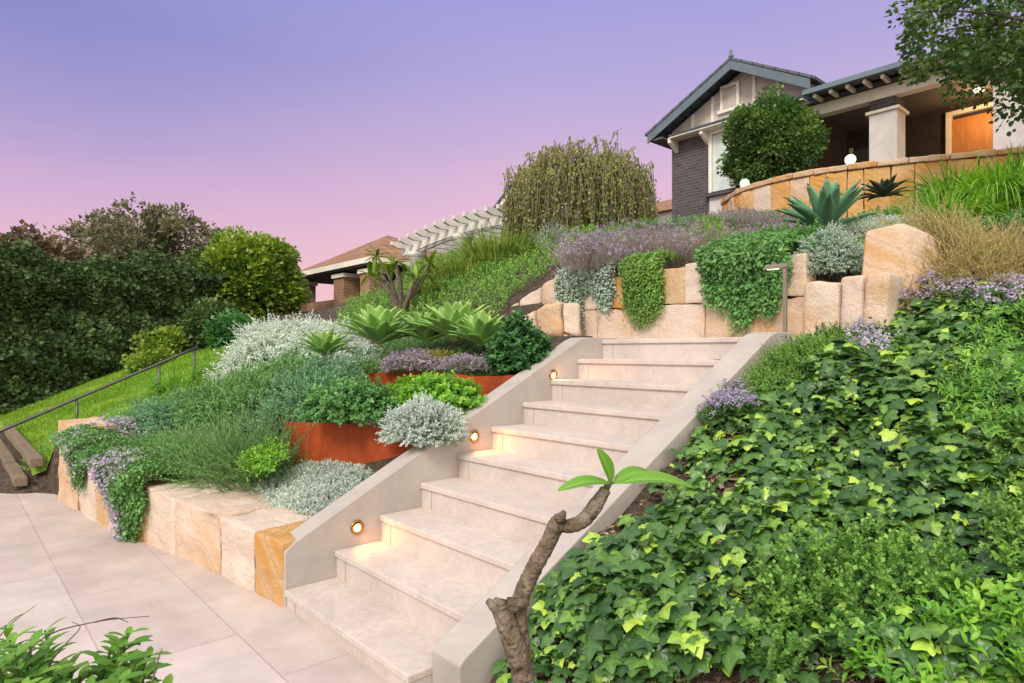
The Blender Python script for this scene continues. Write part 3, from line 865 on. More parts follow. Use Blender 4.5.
# gable roof (two slabs) and finial
prism_uz('roof', [(el[0] - .06, el[1] - .02), (pk[0], pk[1] + .01), (pk[0], pk[1] + .07), (el[0] - .1, el[1] + .04)], 15.44, 22, ROOFM, h)
prism_uz('roof', [(pk[0] + .003, pk[1] + .01), (er[0] + .1, er[1] - .03), (er[0] + .12, er[1] + .03), (pk[0] + .003, pk[1] + .07)], 15.44, 22, ROOFM, h)
lathe('finial', [(.06, 0), (.07, .06), (.03, .10), (.05, .16), (.015, .24)], (pk[0], 15.5, pk[1] + .06), BARGE, h, 10)
box('eave_soffit', (el[0] + .05, 15.52, 7.66), (gl, 22, 7.72), SOFF, h)
for v in (15.62,):
    for u0 in (gl + .12, -9.9, -7.2): prism_vz('eave_bracket', [(15.62, 7.52), (15.995, 7.3), (15.995, 7.66), (15.62, 7.66)], u0, u0 + .1, CREAM, h)
# pent roof band across the gable foot
prism_vz('pent_roof', [(15.52, 7.70), (15.54, 7.66), (15.995, 7.70), (15.995, 7.90)], gl + .2, gr_ + .05, BARGE, h)
box('pent_soffit', (gl + .21, 15.56, 7.62), (gr_ + .04, 15.99, 7.655), CREAM, h)
# front window
w = box('window', (-9.78, vz - .01, FL + .68), (-7.5, vz + .003, 7.5), PANE, h)
for u0, u1 in [(-9.80, -9.70), (-9.06, -8.98), (-8.3, -8.22), (-7.55, -7.45)]:
    box('window_frame', (u0, vz - .07, FL + .66), (u1, vz - .011, 7.52), CREAM, w)
box('window_frame', (-9.85, vz - .08, 7.525), (-7.4, vz - .012, 7.64), CREAM, w)
box('window_sill', (-9.86, vz - .16, FL + .56), (-7.4, vz + .0, FL + .655), WB, w)
for u0, u1 in [(-9.695, -9.065), (-8.975, -8.305), (-8.215, -7.555)]:
    box('blind', (u0, vz - .03, FL + .70), (u1, vz - .012, 7.51), BLIND, w)
# verandah
VF, VB = 15.75, 18.3
box('verandah_floor', (gr_, VF, 4.9), (2.5, VB, FL), GREYR, h)
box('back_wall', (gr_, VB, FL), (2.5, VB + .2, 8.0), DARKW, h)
box('ceiling', (gr_ + .003, VF - .2, 7.46), (2.5, VB, 7.52), SOFF, h)
box('beam', (gr_ + .06, VF - .06, 7.18), (2.5, VF + .2, 7.44), CREAM, h)
prism_vz('verandah_roof', [(VF - .62, 7.52), (VF - .62, 7.60), (21.5, 9.4), (21.5, 9.3), (VF + .3, 7.62)], gr_ + .28, 2.6, ROOFM, h)
prism_vz('gutter', [(VF - .74, 7.50), (VF - .72, 7.62), (VF - .625, 7.62), (VF - .625, 7.50)], gr_ + .26, 2.6, BARGE, h)
for k in range(26):
    u = gr_ + .45 + .36 * k
    box('rafter_tail', (u, VF - .60, 7.42), (u + .07, VF - .2, 7.50), CREAM, h)
def column(u0, u1, v0):
    c = box('column', (u0, v0, 4.9), (u1, v0 + .55, 6.88), GREYR, h, .01)
    box('capital', (u0 - .06, v0 - .06, 6.882), (u1 + .06, v0 + .61, 6.95), CREAM, c, .01)
    box('pier_top', (u0 + .02, v0 + .02, 6.952), (u1 - .02, v0 + .53, 7.178), WB, c)
column(-5.60, -5.03, VF); column(-3.30, -2.72, VF); column(.0, .6, VF)
# front door and window under the verandah
d = box('door', (-4.62, VB - .09, FL), (-3.3, VB - .01, 7.1), DOORM, h, .006)
for u in (-4.56, -4.12, -3.68): box('door_panel', (u, VB - .1, FL + .25), (u + .34, VB - .092, FL + 1.0), DOORM, d, .003)
for a, b in [(-4.74, -4.625), (-3.295, -3.18)]: box('door_frame', (a, VB - .13, FL), (b, VB - .01, 7.2), CREAM, d)
box('door_frame', (-4.74, VB - .13, 7.202), (-3.18, VB - .01, 7.3), CREAM, d)
w2 = box('window', (-6.9, VB - .03, FL + .7), (-6.1, VB - .005, 6.9), PANE, h)
for a, b in [(-6.98, -6.9), (-6.1, -6.02)]: box('window_frame', (a, VB - .06, FL + .62), (b, VB - .008, 6.98), CREAM, w2)
ld = bpy.data.lights.new('porch_lamp', 'POINT'); ld.energy = 45; ld.color = (1, .58, .25); ld.shadow_soft_size = .1
lo = bpy.data.objects.new('porch_lamp', ld); COL.objects.link(lo); lo.location = (-3.9, VB - .9, 7.0)
pl = thing('porch_lamp_fitting', 'small glowing ceiling lamp under the verandah in front of the orange door', 'lamp', (-3.9, VB - .9, 7.46))
lathe('shade', [(.10, -.10), (.11, -.04), (.09, -.02), (.03, -.005)], (-3.9, VB - .9, 7.458), GLOBE, pl, 18)

# ------------------------------------------------------------------ neighbouring houses and pergola
TERR = brickmat('terracotta_tile', (.27, .14, .08), (.34, .19, .11), (.16, .09, .06), .3, .32, .02, .85, 'XY')
BRKB = brickmat('brown_brick', (.30, .15, .08), (.36, .19, .10), (.30, .25, .2), .24, .086, .01, .9, 'XZ')
n1 = thing('neighbour_house', 'low brown brick house with terracotta hipped roof beyond the round tree', 'house', (-17, 10, 3.4))
def hip(name, u0, u1, v0, v1, ze, ap, mat, par):
    bm = bmesh.new()
    b = [bm.verts.new(p) for p in ((u0, v0, ze), (u1, v0, ze), (u1, v1, ze), (u0, v1, ze))]
    r = [bm.verts.new(p) for p in ap]
    bm.faces.new(b[::-1])
    if len(r) == 1:
        for i in range(4): bm.faces.new([b[i], b[(i + 1) % 4], r[0]])
    else:
        bm.faces.new([b[0], b[1], r[1], r[0]]); bm.faces.new([b[1], b[2], r[1]]); bm.faces.new([b[2], b[3], r[0], r[1]]); bm.faces.new([b[3], b[0], r[0]])
    return bm_obj(name, bm, mat, par)
hip('roof', -19.7, -14.4, 8.0, 12.4, 3.86, [(-17.1, 10.1, 5.05)], TERR, n1)
box('fascia', (-19.72, 7.96, 3.76), (-14.38, 8.0, 3.90), CREAM, n1)
box('fascia', (-14.4, 8.0, 3.76), (-14.36, 12.4, 3.90), CREAM, n1)
box('soffit', (-19.65, 8.02, 3.72), (-14.42, 12.3, 3.757), SOFF, n1)
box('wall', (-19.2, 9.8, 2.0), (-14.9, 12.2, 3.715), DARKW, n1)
for u, w in ((-19.2, .36), (-16.7, .6), (-15.2, .5)):
    pc = box('pier', (u, 8.15, 2.0), (u + w, 8.6, 3.55), BRKB, n1)
    box('pier_cap', (u - .05, 8.1, 3.552), (u + w + .05, 8.65, 3.66), CREAM, pc)
box('parapet', (-18.8, 8.3, 2.0), (-14.9, 8.5, 3.0), BRKB, n1)
WHT = plain('white_timber', (.68, .64, .60), .7, var=.06)
pg = thing('pergola', 'white timber pergola on round columns on the neighbouring terrace', 'pergola', (-11.6, 9, 3.3))
def parc(u): return 3.98 + .05 * (u + 13.5) + .12 * math.sin((u + 13.6) * .75)
for v in (8.6, 10.3):
    pts = [(u, v, parc(u)) for u in np.linspace(-13.7, -9.4, 14)]
    for dv in (-.1, .1):
        bm = bmesh.new()
        for a, b in zip(pts, pts[1:]):
            add_hex(bm, [(a[0], v + dv - .025, a[2] - .1), (b[0], v + dv - .025, b[2] - .1), (b[0], v + dv + .025, b[2] - .1), (a[0], v + dv + .025, a[2] - .1),
                         (a[0], v + dv - .025, a[2] + .06), (b[0], v + dv - .025, b[2] + .06), (b[0], v + dv + .025, b[2] + .06), (a[0], v + dv + .025, a[2] + .06)])
        bmesh.ops.remove_doubles(bm, verts=bm.verts[:], dist=.0005)
        bm_obj('beam', bm, WHT, pg)
for u in np.arange(-13.6, -9.4, .36):
    z = parc(u) + .065
    prism_vz('rafter', [(8.1, z + .06), (8.25, z), (10.65, z), (10.8, z + .06), (10.8, z + .13), (8.1, z + .14)], u, u + .08, WHT, pg)
for u in (-13.2, -11.35, -9.7):
    for v in (8.6, 10.3):
        z = parc(u)
        lathe('column', [(.17, 2.6), (.17, z - .3), (.2, z - .28), (.2, z - .22), (.24, z - .2), (.24, z - .105)], (u, v, 0), WHT, pg, 18)
n2 = thing('gabled_house', 'grey gabled house with pale barge boards half hidden behind the weeping tree', 'house', (-11, 15, 5))
def loc_gable(u0, zc):
    prism_uz('wall', [(u0 - 2.2, 3.5), (u0 + 2.2, 3.5), (u0 + 2.2, zc - 1.7), (u0, zc - .12), (u0 - 2.2, zc - 1.7)], 14.6, 18, GREYR, n2)
    prism_uz('barge_board', [(u0 - 2.5, zc - 2.0), (u0, zc - .2), (u0, zc), (u0 - 2.5, zc - 1.8)], 14.2, 14.26, CREAM, n2)
    prism_uz('barge_board', [(u0 + .002, zc - .2), (u0 + 2.5, zc - 2.0), (u0 + 2.5, zc - 1.8), (u0 + .002, zc)], 14.2, 14.26, CREAM, n2)
    prism_uz('roof', [(u0 - 2.55, zc - 1.83), (u0, zc + .005), (u0, zc + .08), (u0 - 2.6, zc - 1.75)], 14.15, 18.2, ROOFM, n2)
    prism_uz('roof', [(u0 + .003, zc + .005), (u0 + 2.55, zc - 1.83), (u0 + 2.6, zc - 1.75), (u0 + .003, zc + .08)], 14.15, 18.2, ROOFM, n2)
q = atv(522, 172, 14.2); loc_gable(q[0], q[2])
n3 = thing('tiled_roof_house', 'distant house with an orange tiled roof glimpsed between the weeping tree and the brick gable', 'house', (-16, 26, 5))
q = at(655, 196, 32)
hip('roof', q[0] - 5, q[0] + 3, q[1], q[1] + 6, q[2] - .8, [(q[0] - 2.2, q[1] + 3, q[2] + .5), (q[0] + .2, q[1] + 3, q[2] + .5)], TERR, n3)
box('wall', (q[0] - 4.6, q[1] + .4, 4.5), (q[0] + 2.6, q[1] + 5.6, q[2] - .81), GREYR, n3)

# handrail and timber edging by the lawn
hr = thing('handrail', 'thin dark metal handrail running up beside the lawn', 'handrail', (-10, .5, .3))
a = atu(-30, 444, -10.0); b_ = atu(198, 347, -10.0)
rp = [a + (b_ - a) * t for t in np.linspace(0, 1, 8)]
tubeobj('rail', rp, .02, DKMET, hr, 10)
for t in (.08, .42, .80, .98):
    p = a + (b_ - a) * t
    tubeobj('post', [(p[0], p[1], float(G(p[0], p[1])) - .05), (p[0], p[1], p[2] - .01)], .017, DKMET, hr, 8)
for k, lab in enumerate(['weathered timber sleeper edging the lawn, the upper of two beside the handrail', 'weathered timber sleeper edging the lawn, the lower of two nearest the patio']):
    z = .36 - .2 * k; v0 = .72 - .14 * k
    u0, u1 = -13.0, -8.75
    o = hexo('timber_sleeper', [(u0, v0, z - .09), (u1, v0, z - .09), (u1, v0 + .12, z - .09), (u0, v0 + .12, z - .09), (u0, v0, z), (u1, v0, z), (u1, v0 + .12, z), (u0, v0 + .12, z)], TIMBER, None, .008)
    tag(o, lab, 'sleeper', 'timber sleepers edging the lawn')

# ================================================================== PLANTS
def veg(name, label, cat, chunks, mat, extra=(), group=None, loc=None):
    """a plant: foliage mesh (top level) or an Empty with foliage, stems, flowers"""
    if not extra:
        o = build(name, chunks, mat)
        return tag(o, label, cat, group)
    allv = chunks[0][0].reshape(-1, 3)
    c = allv.mean(0)
    t = thing(name, label, cat, (c[0], c[1], allv[:, 2].min()), 0, group)
    build('foliage', chunks, mat, t)
    for nm, ch, m in extra:
        if ch: build(nm, ch, m, t)
    return t

# ---- trees and shrubs with a crown of leaf clumps
def crown(c, r, nclump, per, cr, size, T, lo=.45, amp=.15, seed=2, up=.25, zcut=-1.0, r0=(0, .7), out=.8, flat=1.0):
    d = rdir(nclump * 2); d = d[d[:, 2] > zcut][:nclump]; nclump = len(d)
    q = rng.uniform(lo ** 3, 1, nclump) ** (1 / 3) * (1 + amp * lump(d, 2.2, seed))
    cc = d * q[:, None] * np.array(r) + np.array(c)
    crr = cr * rng.uniform(.6, 1.25, nclump)
    ld = rdir(nclump * per)
    ld[:, 2] *= flat
    k = np.repeat(np.arange(nclump), per)
    P = cc[k] + ld * (crr[k] * rng.uniform(.25, 1, nclump * per) ** .6)[:, None]
    A = nrm(ld * .7 + d[k] * .5 * out + rdir(nclump * per) * .7 + UPV * up)
    U = nrm(UPV + ld * .8 + rdir(nclump * per) * .5)
    cb = rng.uniform(r0[0], r0[1], nclump)
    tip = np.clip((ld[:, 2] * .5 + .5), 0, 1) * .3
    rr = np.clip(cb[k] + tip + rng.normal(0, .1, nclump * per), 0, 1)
    return [scatter(P, A, U, size * rng.uniform(.7, 1.25, nclump * per), T, rr)], cc
def branches(base, cc, rad, lift=.4, seg=6):
    m = len(cc); t = np.linspace(0, 1, seg)
    base = np.array(base)
    mid = base + (cc - base) * .5 + UPV * lift * np.linalg.norm(cc - base, axis=1, keepdims=True) * .35 + rdir(m) * .1
    path = ((1 - t)[None, :, None] ** 2) * base + (2 * t * (1 - t))[None, :, None] * mid[:, None] + (t ** 2)[None, :, None] * cc[:, None]
    return stemtubes(path, rad * rng.uniform(.5, 1, m), .3)
def tree(name, label, cat, foot, c, r, ncl, per, cr, size, T, lm, bm_, trunk_r, group=None, nbr=70, **kw):
    ch, cc = crown(c, r, ncl, per, cr, size, T, **kw)
    t = thing(name, label, cat, tuple(foot), 0, group)
    build('crown', ch, lm, t)
    fork = np.array((c[0], c[1], c[2] - r[2] * .55))
    foot = np.array(foot)
    p = [foot - (0, 0, .1), foot * .6 + fork * .4 + (.06, -.05, 0), fork]
    V, F = tube(spline(p, 10), np.linspace(trunk_r, trunk_r * .6, 10), 9, .06, 3)
    Vb, Fb, _ = branches(fork, cc[:: max(1, len(cc) // nbr)], trunk_r * .4)
    Fb_all = (np.arange(len(Vb))[:, None, None] * Vb.shape[1] + Fb[None]).reshape(-1, 3)
    V2, F2 = merge([(V, F), (Vb.reshape(-1, 3), Fb_all)])
    mesh_tris('trunk', V2, F2, bm_, t, smooth=True)
    return t

# tall clipped hedge along the lawn
def hedge():
    t = thing('hedge', 'tall dense dark green hedge running along the far side of the lawn', 'hedge', (-16.5, 2, .4))
    m = 64000
    v = rng.uniform(-3.5, 4.9, m); z = rng.uniform(0, 1, m) ** .9
    zt = 3.32 + .14 * np.sin(v * 2.1) + .1 * np.sin(v * 5.3 + 1)
    zb = G(np.full(m, -16.0), v)
    zz = zb + (zt - zb) * z
    P0 = np.stack([np.full(m, -16.0), v, zz], 1)
    lum = lump(P0, 2.6, 9) * .2 + lump(P0, 6.5, 10) * .1
    top = rng.random(m) < .22
    x = -16.05 + lum - rng.uniform(0, .35, m) ** 1.5
    x = np.where(top, -16.0 - rng.uniform(0, 1.3, m), x)
    zz = np.where(top, zt + lum + rng.normal(0, .1, m), zz)
    end = rng.random(m) < .12
    v = np.where(end, 4.9 + lum + rng.normal(0, .08, m), v); x = np.where(end, -16 - rng.uniform(0, 1.3, m), x)
    P = np.stack([x, v, zz], 1)
    nrml = np.where(top[:, None], np.array((.2, 0, 1.)), np.where(end[:, None], np.array((.1, 1., .2)), np.array((1., -.1, .25))))
    A = nrm(nrml * .5 + rdir(m) * .9 + UPV * .1)
    U = nrm(nrml + rdir(m) * .6 + UPV * .3)
    ch = [scatter(P, A, U, .088 * rng.uniform(.6, 1.4, m), T_RHW, np.clip(.35 + .35 * lump(P0, 1.7, 3) * .5 + rng.normal(0, .25, m), 0, 1))]
    build('foliage', ch, L_HEDG, t)
    # solid dark core, added to close gaps and stand in for shaded twigs
    bm = bmesh.new()
    add_hex(bm, [(-17.3, -3.5, -1.8), (-16.35, -3.5, -1.8), (-16.35, 4.7, 1.5), (-17.3, 4.7, 1.5), (-17.3, -3.5, 3.05), (-16.35, -3.5, 3.05), (-16.35, 4.7, 3.05), (-17.3, 4.7, 3.05)])
    bm_obj('dark_core', bm, BARKD, t)
hedge()
g0 = ground_at(30, 14.5)
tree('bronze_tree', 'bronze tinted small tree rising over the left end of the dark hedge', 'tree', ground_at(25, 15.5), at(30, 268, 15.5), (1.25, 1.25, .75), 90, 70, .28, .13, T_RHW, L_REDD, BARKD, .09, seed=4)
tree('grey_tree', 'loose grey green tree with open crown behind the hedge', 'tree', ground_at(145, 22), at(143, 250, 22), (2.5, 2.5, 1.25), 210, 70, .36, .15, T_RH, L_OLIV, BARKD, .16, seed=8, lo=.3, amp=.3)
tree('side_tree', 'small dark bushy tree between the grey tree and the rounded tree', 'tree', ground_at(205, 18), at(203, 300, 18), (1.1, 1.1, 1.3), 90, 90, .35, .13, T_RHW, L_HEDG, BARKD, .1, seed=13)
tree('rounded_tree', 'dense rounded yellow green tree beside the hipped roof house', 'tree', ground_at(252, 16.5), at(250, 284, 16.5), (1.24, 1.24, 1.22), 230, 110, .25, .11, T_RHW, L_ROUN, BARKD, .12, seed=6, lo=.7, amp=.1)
tree('lime_shrub', 'low yellow green shrub at the foot of the rounded tree', 'shrub', ground_at(172, 14), at(172, 345, 14), (.75, .6, .35), 60, 60, .2, .09, T_RHW, L_ROUN, BARKD, .03, seed=16)
tree('lawn_corner_shrub', 'bright low shrub at the top of the lawn under the lime shrub', 'shrub', ground_at(150, 13), at(152, 362, 13), (.6, .45, .18), 45, 50, .14, .07, T_RHW, L_ROUN, BARKD, .02, seed=17)
for k, (px, py, d, r) in enumerate([(212, 340, 13.5, (.7, .6, .5)), (232, 345, 12.8, (.45, .4, .3))]):
    tree('lawn_top_shrub', ['dark green shrub at the top of the lawn under the rounded tree', 'dark glossy shrub at the top of the lawn half behind the white bush'][k], 'shrub', ground_at(px, d), ground_at(px, d) + (0, 0, r[2] * .7), r, 60, 60, .2, .1, T_RHW, [L_HEDG, L_DARK][k], BARKD, .03, seed=26 + k)
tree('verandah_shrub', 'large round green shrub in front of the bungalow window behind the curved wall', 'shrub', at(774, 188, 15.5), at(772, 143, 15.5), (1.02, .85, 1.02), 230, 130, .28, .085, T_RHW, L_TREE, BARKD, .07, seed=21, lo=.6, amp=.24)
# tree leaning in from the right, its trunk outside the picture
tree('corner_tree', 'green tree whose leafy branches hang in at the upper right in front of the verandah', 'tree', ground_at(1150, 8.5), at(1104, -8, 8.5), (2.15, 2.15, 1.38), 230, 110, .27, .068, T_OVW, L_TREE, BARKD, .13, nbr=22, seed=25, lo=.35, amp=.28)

# weeping tree
def weeping():
    c = at(579, 184, 12.2)
    f = ground_at(580, 12.2)
    t = thing('weeping_tree', 'weeping tree with a mop of hanging yellow brown branches', 'tree', tuple(f))
    m = 760
    a = rng.uniform(0, 2 * math.pi, m); rr = rng.uniform(.15, 1, m) ** .6 * 1.34
    top = np.stack([c[0] + rr * np.cos(a), c[1] + rr * np.sin(a), c[2] + .52 - .72 * (rr / 1.38) ** 2.2 + rng.normal(0, .12, m)], 1)
    L = rng.uniform(.7, 1.65, m) * (.55 + .45 * rr / 1.38)
    k = 9; tt = np.linspace(0, 1, k)
    outd = np.stack([np.cos(a), np.sin(a), 0 * a], 1)
    path = top[:, None] + outd[:, None] * (.16 * np.sqrt(tt))[None, :, None] * rng.uniform(.3, 1.4, m)[:, None, None]
    path[..., 2] -= L[:, None] * (tt ** 1.3)[None]
    path[..., 2] += (.30 * np.sin(np.minimum(tt * 4, math.pi)))[None] * (rng.uniform(0, 1.0, m) ** 2.2)[:, None] * 1.5
    path += rng.normal(0, .02, path.shape)
    ch = []
    n = 34
    for i in range(n):
        s = (i + .5) / n * (k - 1); j = int(s); fr = s - j
        P = path[:, j] * (1 - fr) + path[:, min(j + 1, k - 1)] * fr + rng.normal(0, .03, (m, 3))
        A = nrm(-UPV * .9 + rdir(m) * .8)
        keep = rng.random(m) < (.35 + .4 * min(1, i / 10))
        ch.append(scatter(P[keep], A[keep], rdir(m)[keep], .066 * rng.uniform(.6, 1.2, m)[keep], T_RH, np.clip(rng.normal(.42 - .2 * (i / n - .5), .22, m), 0, 1)[keep]))
    build('crown', ch, L_WEEP, t)
    fork = np.array((c[0], c[1], c[2] + .15))
    V, F = tube(spline([f - (0, 0, .1), f + (.1, 0, .8), fork], 9), np.linspace(.13, .08, 9), 9, .08, 5)
    parts = [(V, F)]
    Vb, Fb, _ = branches(fork, top[::6], .03, .5)
    parts.append((Vb.reshape(-1, 3), (np.arange(len(Vb))[:, None, None] * Vb.shape[1] + Fb[None]).reshape(-1, 3)))
    Vs, Fs, _ = stemtubes(path, .010, .5)
    parts.append((Vs.reshape(-1, 3), (np.arange(len(Vs))[:, None, None] * Vs.shape[1] + Fs[None]).reshape(-1, 3)))
    V, F = merge(parts)
    mesh_tris('trunk', V, F, surfmat('weeping_bark', (.16, .12, .08), (.30, .23, .16), scale=9, rough=.9), t, smooth=True)
weeping()

# ---- rosettes
def rosette(name, label, cat, c, L, n, wr, mat, e0=88, e1=8, bend=.35, chan=.35, tipc=.5, thick=.0, seed=0, group=None):
    r = np.random.default_rng(seed)
    ny, nx = 9, 5
    Vs, Fs, Rs = [], [], []
    o = 0
    for i in range(n):
        f = (i + .5) / n                      # 0 inner .. 1 outer
        az = i * 2.39996 + r.normal(0, .08); el = R(e0 + (e1 - e0) * f ** .8 + r.normal(0, 4))
        ln = L * (.62 + .38 * math.sin(min(1, f * 1.5 + .25) * math.pi * .5)) * r.uniform(.9, 1.08)
        d = np.array((math.cos(az), math.sin(az), 0))
        side = np.array((-d[1], d[0], 0))
        pts = []
        p = np.array(c, float) + d * .02 * L; e = el
        w0 = ln * wr
        for j in range(ny):
            t = j / (ny - 1)
            wd = w0 * (.62 + .9 * t * (1 - t) * 1.6 if t < .45 else 1.0) * (1 if t < .45 else max(.0, 1 - ((t - .45) / .55) ** 1.9)) * .5
            dirv = d * math.cos(e) + UPV * math.sin(e)
            up = -d * math.sin(e) + UPV * math.cos(e)
            for x in np.linspace(-1, 1, nx):
                pts.append(p + side * wd * x * 1.0 + up * (chan * wd * (x * x)))
            p = p + dirv * ln / (ny - 1); e -= bend * (t + .2) / (ny - 1) * 1.6
        pts = np.array(pts)
        F = []
        for j in range(ny - 1):
            for x in range(nx - 1):
                a = j * nx + x
                F += [(a, a + 1, a + nx + 1), (a, a + nx + 1, a + nx)]
        Vs.append(pts); Fs.append(np.array(F) + o); o += len(pts)
        edge = np.abs(np.tile(np.linspace(-1, 1, nx), ny))
        Rs.append(np.clip(.75 - .65 * f + r.normal(0, .08) + .18 * edge ** 3, 0, 1))
    ob = mesh_tris(name, np.concatenate(Vs), np.concatenate(Fs), mat, None, np.concatenate(Rs), True)
    sm = ob.modifiers.new('thickness', 'SOLIDIFY'); sm.thickness = .012 * L; sm.offset = -1
    return tag(ob, label, cat, group)
for k, (px, py, d, L, lab) in enumerate([
        (325, 356, 6.5, .33, 'small lime green agave in front of the white bush, leftmost of the agaves'),
        (380, 344, 7.0, .50, 'large pale green agave just right of the white bush'),
        (427, 342, 7.0, .42, 'pale green agave with short leaves, third from the left in the row'),
        (456, 341, 6.7, .52, 'tall pale green agave standing fourth in the row above the lilac mat'),
        (482, 346, 6.3, .42, 'yellow green agave at the right end of the row beside the glossy dark shrub')]):
    p = at(px, py, d)
    rosette('agave', lab, 'agave', p, L, 34, .33, L_AGAV, 88, 22, .42, .3, seed=k + 1, group='pale agaves in the middle bed')
p = at(826, 231, 6.9)
rosette('agave', 'large blue green agave with stiff pointed leaves above the trailing plants', 'agave', p, .58, 34, .25, L_AGBL, 87, 22, .12, .5, seed=9)
p = at(884, 197, 10.5)
rosette('dark_rosette', 'small dark purple green rosette plant at the foot of the curved wall', 'succulent', p, .42, 26, .3, leafmat('dark_rosette_leaf', [(.02, .03, .022), (.035, .05, .035), (.05, .07, .045)], .1, .4), 80, 10, .5, .3, seed=12)

# ---- mounds of leafy shoots
def moundplant(name, label, cat, c, r, m, L, n, size, T, mat, spread=.7, droop=.2, stem=.0025, r0=(.15, .6), tip=.4, rot=0, lo=.55, amp=.18, f=3, seed=1, up=.3, flowers=None, group=None, zmin=-.1, wig=.15, taper=.35, smat=None, snap=True, sit=False):
    c = np.array(c, float)
    gc = float(G(c[0], c[1]))
    if snap: c[2] = max(c[2], gc - .02) if c[2] - gc < .06 or not sit else gc
    P, Nn = mound(c, r, m, rot, lo, amp, f, seed, zmin=zmin)
    if snap:
        ug = np.minimum(P[:, 0], -3.99) if c[0] < -3.87 else P[:, 0]
        P[:, 2] += np.clip(G(ug, P[:, 1]) - gc, -.22, .3)
    g = G(P[:, 0], P[:, 1])
    ok = P[:, 2] > g - .05
    P, Nn = P[ok], Nn[ok]
    D = nrm(Nn * .8 + UPV * up + rdir(len(P)) * .45)
    LL = L * rng.uniform(.7, 1.25, len(P))
    ch, stc = sprigs(P - D * (LL * .6)[:, None], D, LL, n, size, T, spread, droop, r0, tip, wig, stem, taper)
    ex = []
    if stem: ex.append(('stems', [stc], smat or STEMG))
    if flowers:
        mat_f, frac, fs = flowers
        k = rng.random(len(P)) < frac
        Q = P[k] + D[k] * (LL[k] * .42)[:, None]
        fl = []
        for i in range(7):
            q = Q + rdir(len(Q)) * fs * .9
            fl.append(scatter(q, nrm(rdir(len(Q)) + D[k] * .6), nrm(D[k] + rdir(len(Q)) * .6), fs, T_PET, rng.uniform(0, 1, len(Q))))
        ex.append(('flowers', fl, mat_f))
    return veg(name, label, cat, ch, mat, ex, group)

def mp(px, py, d, dz=0.0):
    p = at(px, py, d); return p
# white bush behind the agaves
moundplant('white_bush', 'wide white grey bush of fine twiggy foliage behind the agaves', 'shrub', mp(297, 372, 8.2), (1.0, .8, .74), 4200, .24, 16, .034, T_RHW, L_WHIT, .65, .25, .002, (.2, .7), .35, rot=.84, lo=.6, amp=.16, f=4, seed=31, up=.5, wig=.4, snap=False)
moundplant('silver_shrub', 'rounded silver grey shrub bulging over the stair side wall below the lime shrub', 'shrub', mp(423, 436, 4.68), (.31, .23, .27), 2300, .10, 12, .023, T_RHW, L_SILV, .6, .15, .0016, (.1, .6), .45, snap=False, rot=.3, lo=.6, amp=.16, f=6, seed=32, up=.35)
moundplant('silver_mat', 'low spreading silver green mat plant on the flat top of the stone wall', 'ground cover', (-4.70, 2.08, .42), (.74, .32, .09), 5600, .09, 12, .021, T_RHW, L_SILV, .6, .2, .0016, (.15, .65), .45, rot=.05, lo=.5, amp=.12, f=6, seed=33, up=.5)
moundplant('dark_mound_shrub', 'low mounded dark green shrub inside the largest steel planter', 'shrub', mp(352, 413, 5.05), (.38, .30, .27), 800, .12, 9, .038, T_OVW, L_MID, .75, .15, .002, (.0, .5), .45, rot=.5, lo=.6, seed=34, up=.2, f=5, snap=False)
moundplant('lime_mound_shrub', 'bright green mounded shrub between the dark mound and the silver shrub', 'shrub', mp(436, 405, 5.15), (.40, .30, .24), 800, .12, 9, .038, T_OVW, L_LIME, .75, .15, .002, (.0, .4), .45, rot=.5, lo=.6, seed=35, up=.2, f=5, snap=False)
moundplant('glossy_shrub', 'glossy very dark green shrub beside the top of the stair wall', 'shrub', mp(520, 364, 5.6), (.27, .25, .40), 620, .13, 8, .055, T_OVW, L_DARK, .7, .1, .003, (.0, .6), .4, rot=.4, lo=.45, seed=36, up=.5, f=5, snap=False)
moundplant('small_green_cushion', 'small bright green cushion plant on the rim of the upper steel planter', 'ground cover', mp(367, 371, 6.7), (.24, .2, .12), 420, .08, 9, .018, T_RHW, L_FINE, .6, .1, .0015, rot=.2, seed=37, snap=False)
moundplant('lilac_mat', 'dusty lilac flowering mat in front of the tall agaves', 'flowers', mp(410, 368, 6.3), (.33, .2, .13), 800, .11, 9, .017, T_RHW, L_LAV, .6, .1, .0015, (.1, .6), .4, seed=38, rot=.3, flowers=(F_DUST, .35, .016), snap=False)
moundplant('lilac_mat', 'second dusty lilac flowering mat under the rightmost agaves, by the planter rim', 'flowers', mp(466, 368, 5.9), (.28, .16, .08), 600, .10, 9, .017, T_RHW, L_LAV, .6, .1, .0015, (.1, .6), .4, seed=39, rot=.3, flowers=(F_DUST, .3, .016), snap=False)
moundplant('rust_sedum', 'green and rusty low plant between the agave row and the upper planter', 'ground cover', mp(440, 360, 6.7), (.5, .25, .1), 420, .09, 8, .024, T_RHW, leafmat('sedum_leaf', [(.10, .13, .04), (.20, .20, .06), (.34, .20, .08)], .3, .5), .6, .1, .0015, seed=40, snap=False)
moundplant('blue_grey_mound', 'blue grey foliage mound below the white bush and left of the steel planter', 'ground cover', mp(338, 385, 7.0), (.55, .38, .27), 1400, .14, 11, .022, T_RHW, leafmat('blue_grey_leaf', [(.20, .25, .24), (.32, .37, .36), (.46, .50, .50)], .3, .6), .65, .2, .0016, seed=41, rot=.4, amp=.2)
moundplant('grey_fringe', 'pale grey woolly plant along the lower edge of the white bush', 'ground cover', mp(262, 374, 8.0), (.65, .35, .22), 900, .15, 10, .026, T_RHW, L_SILV, .65, .2, .0016, (.0, .5), seed=43, rot=.7, amp=.25)
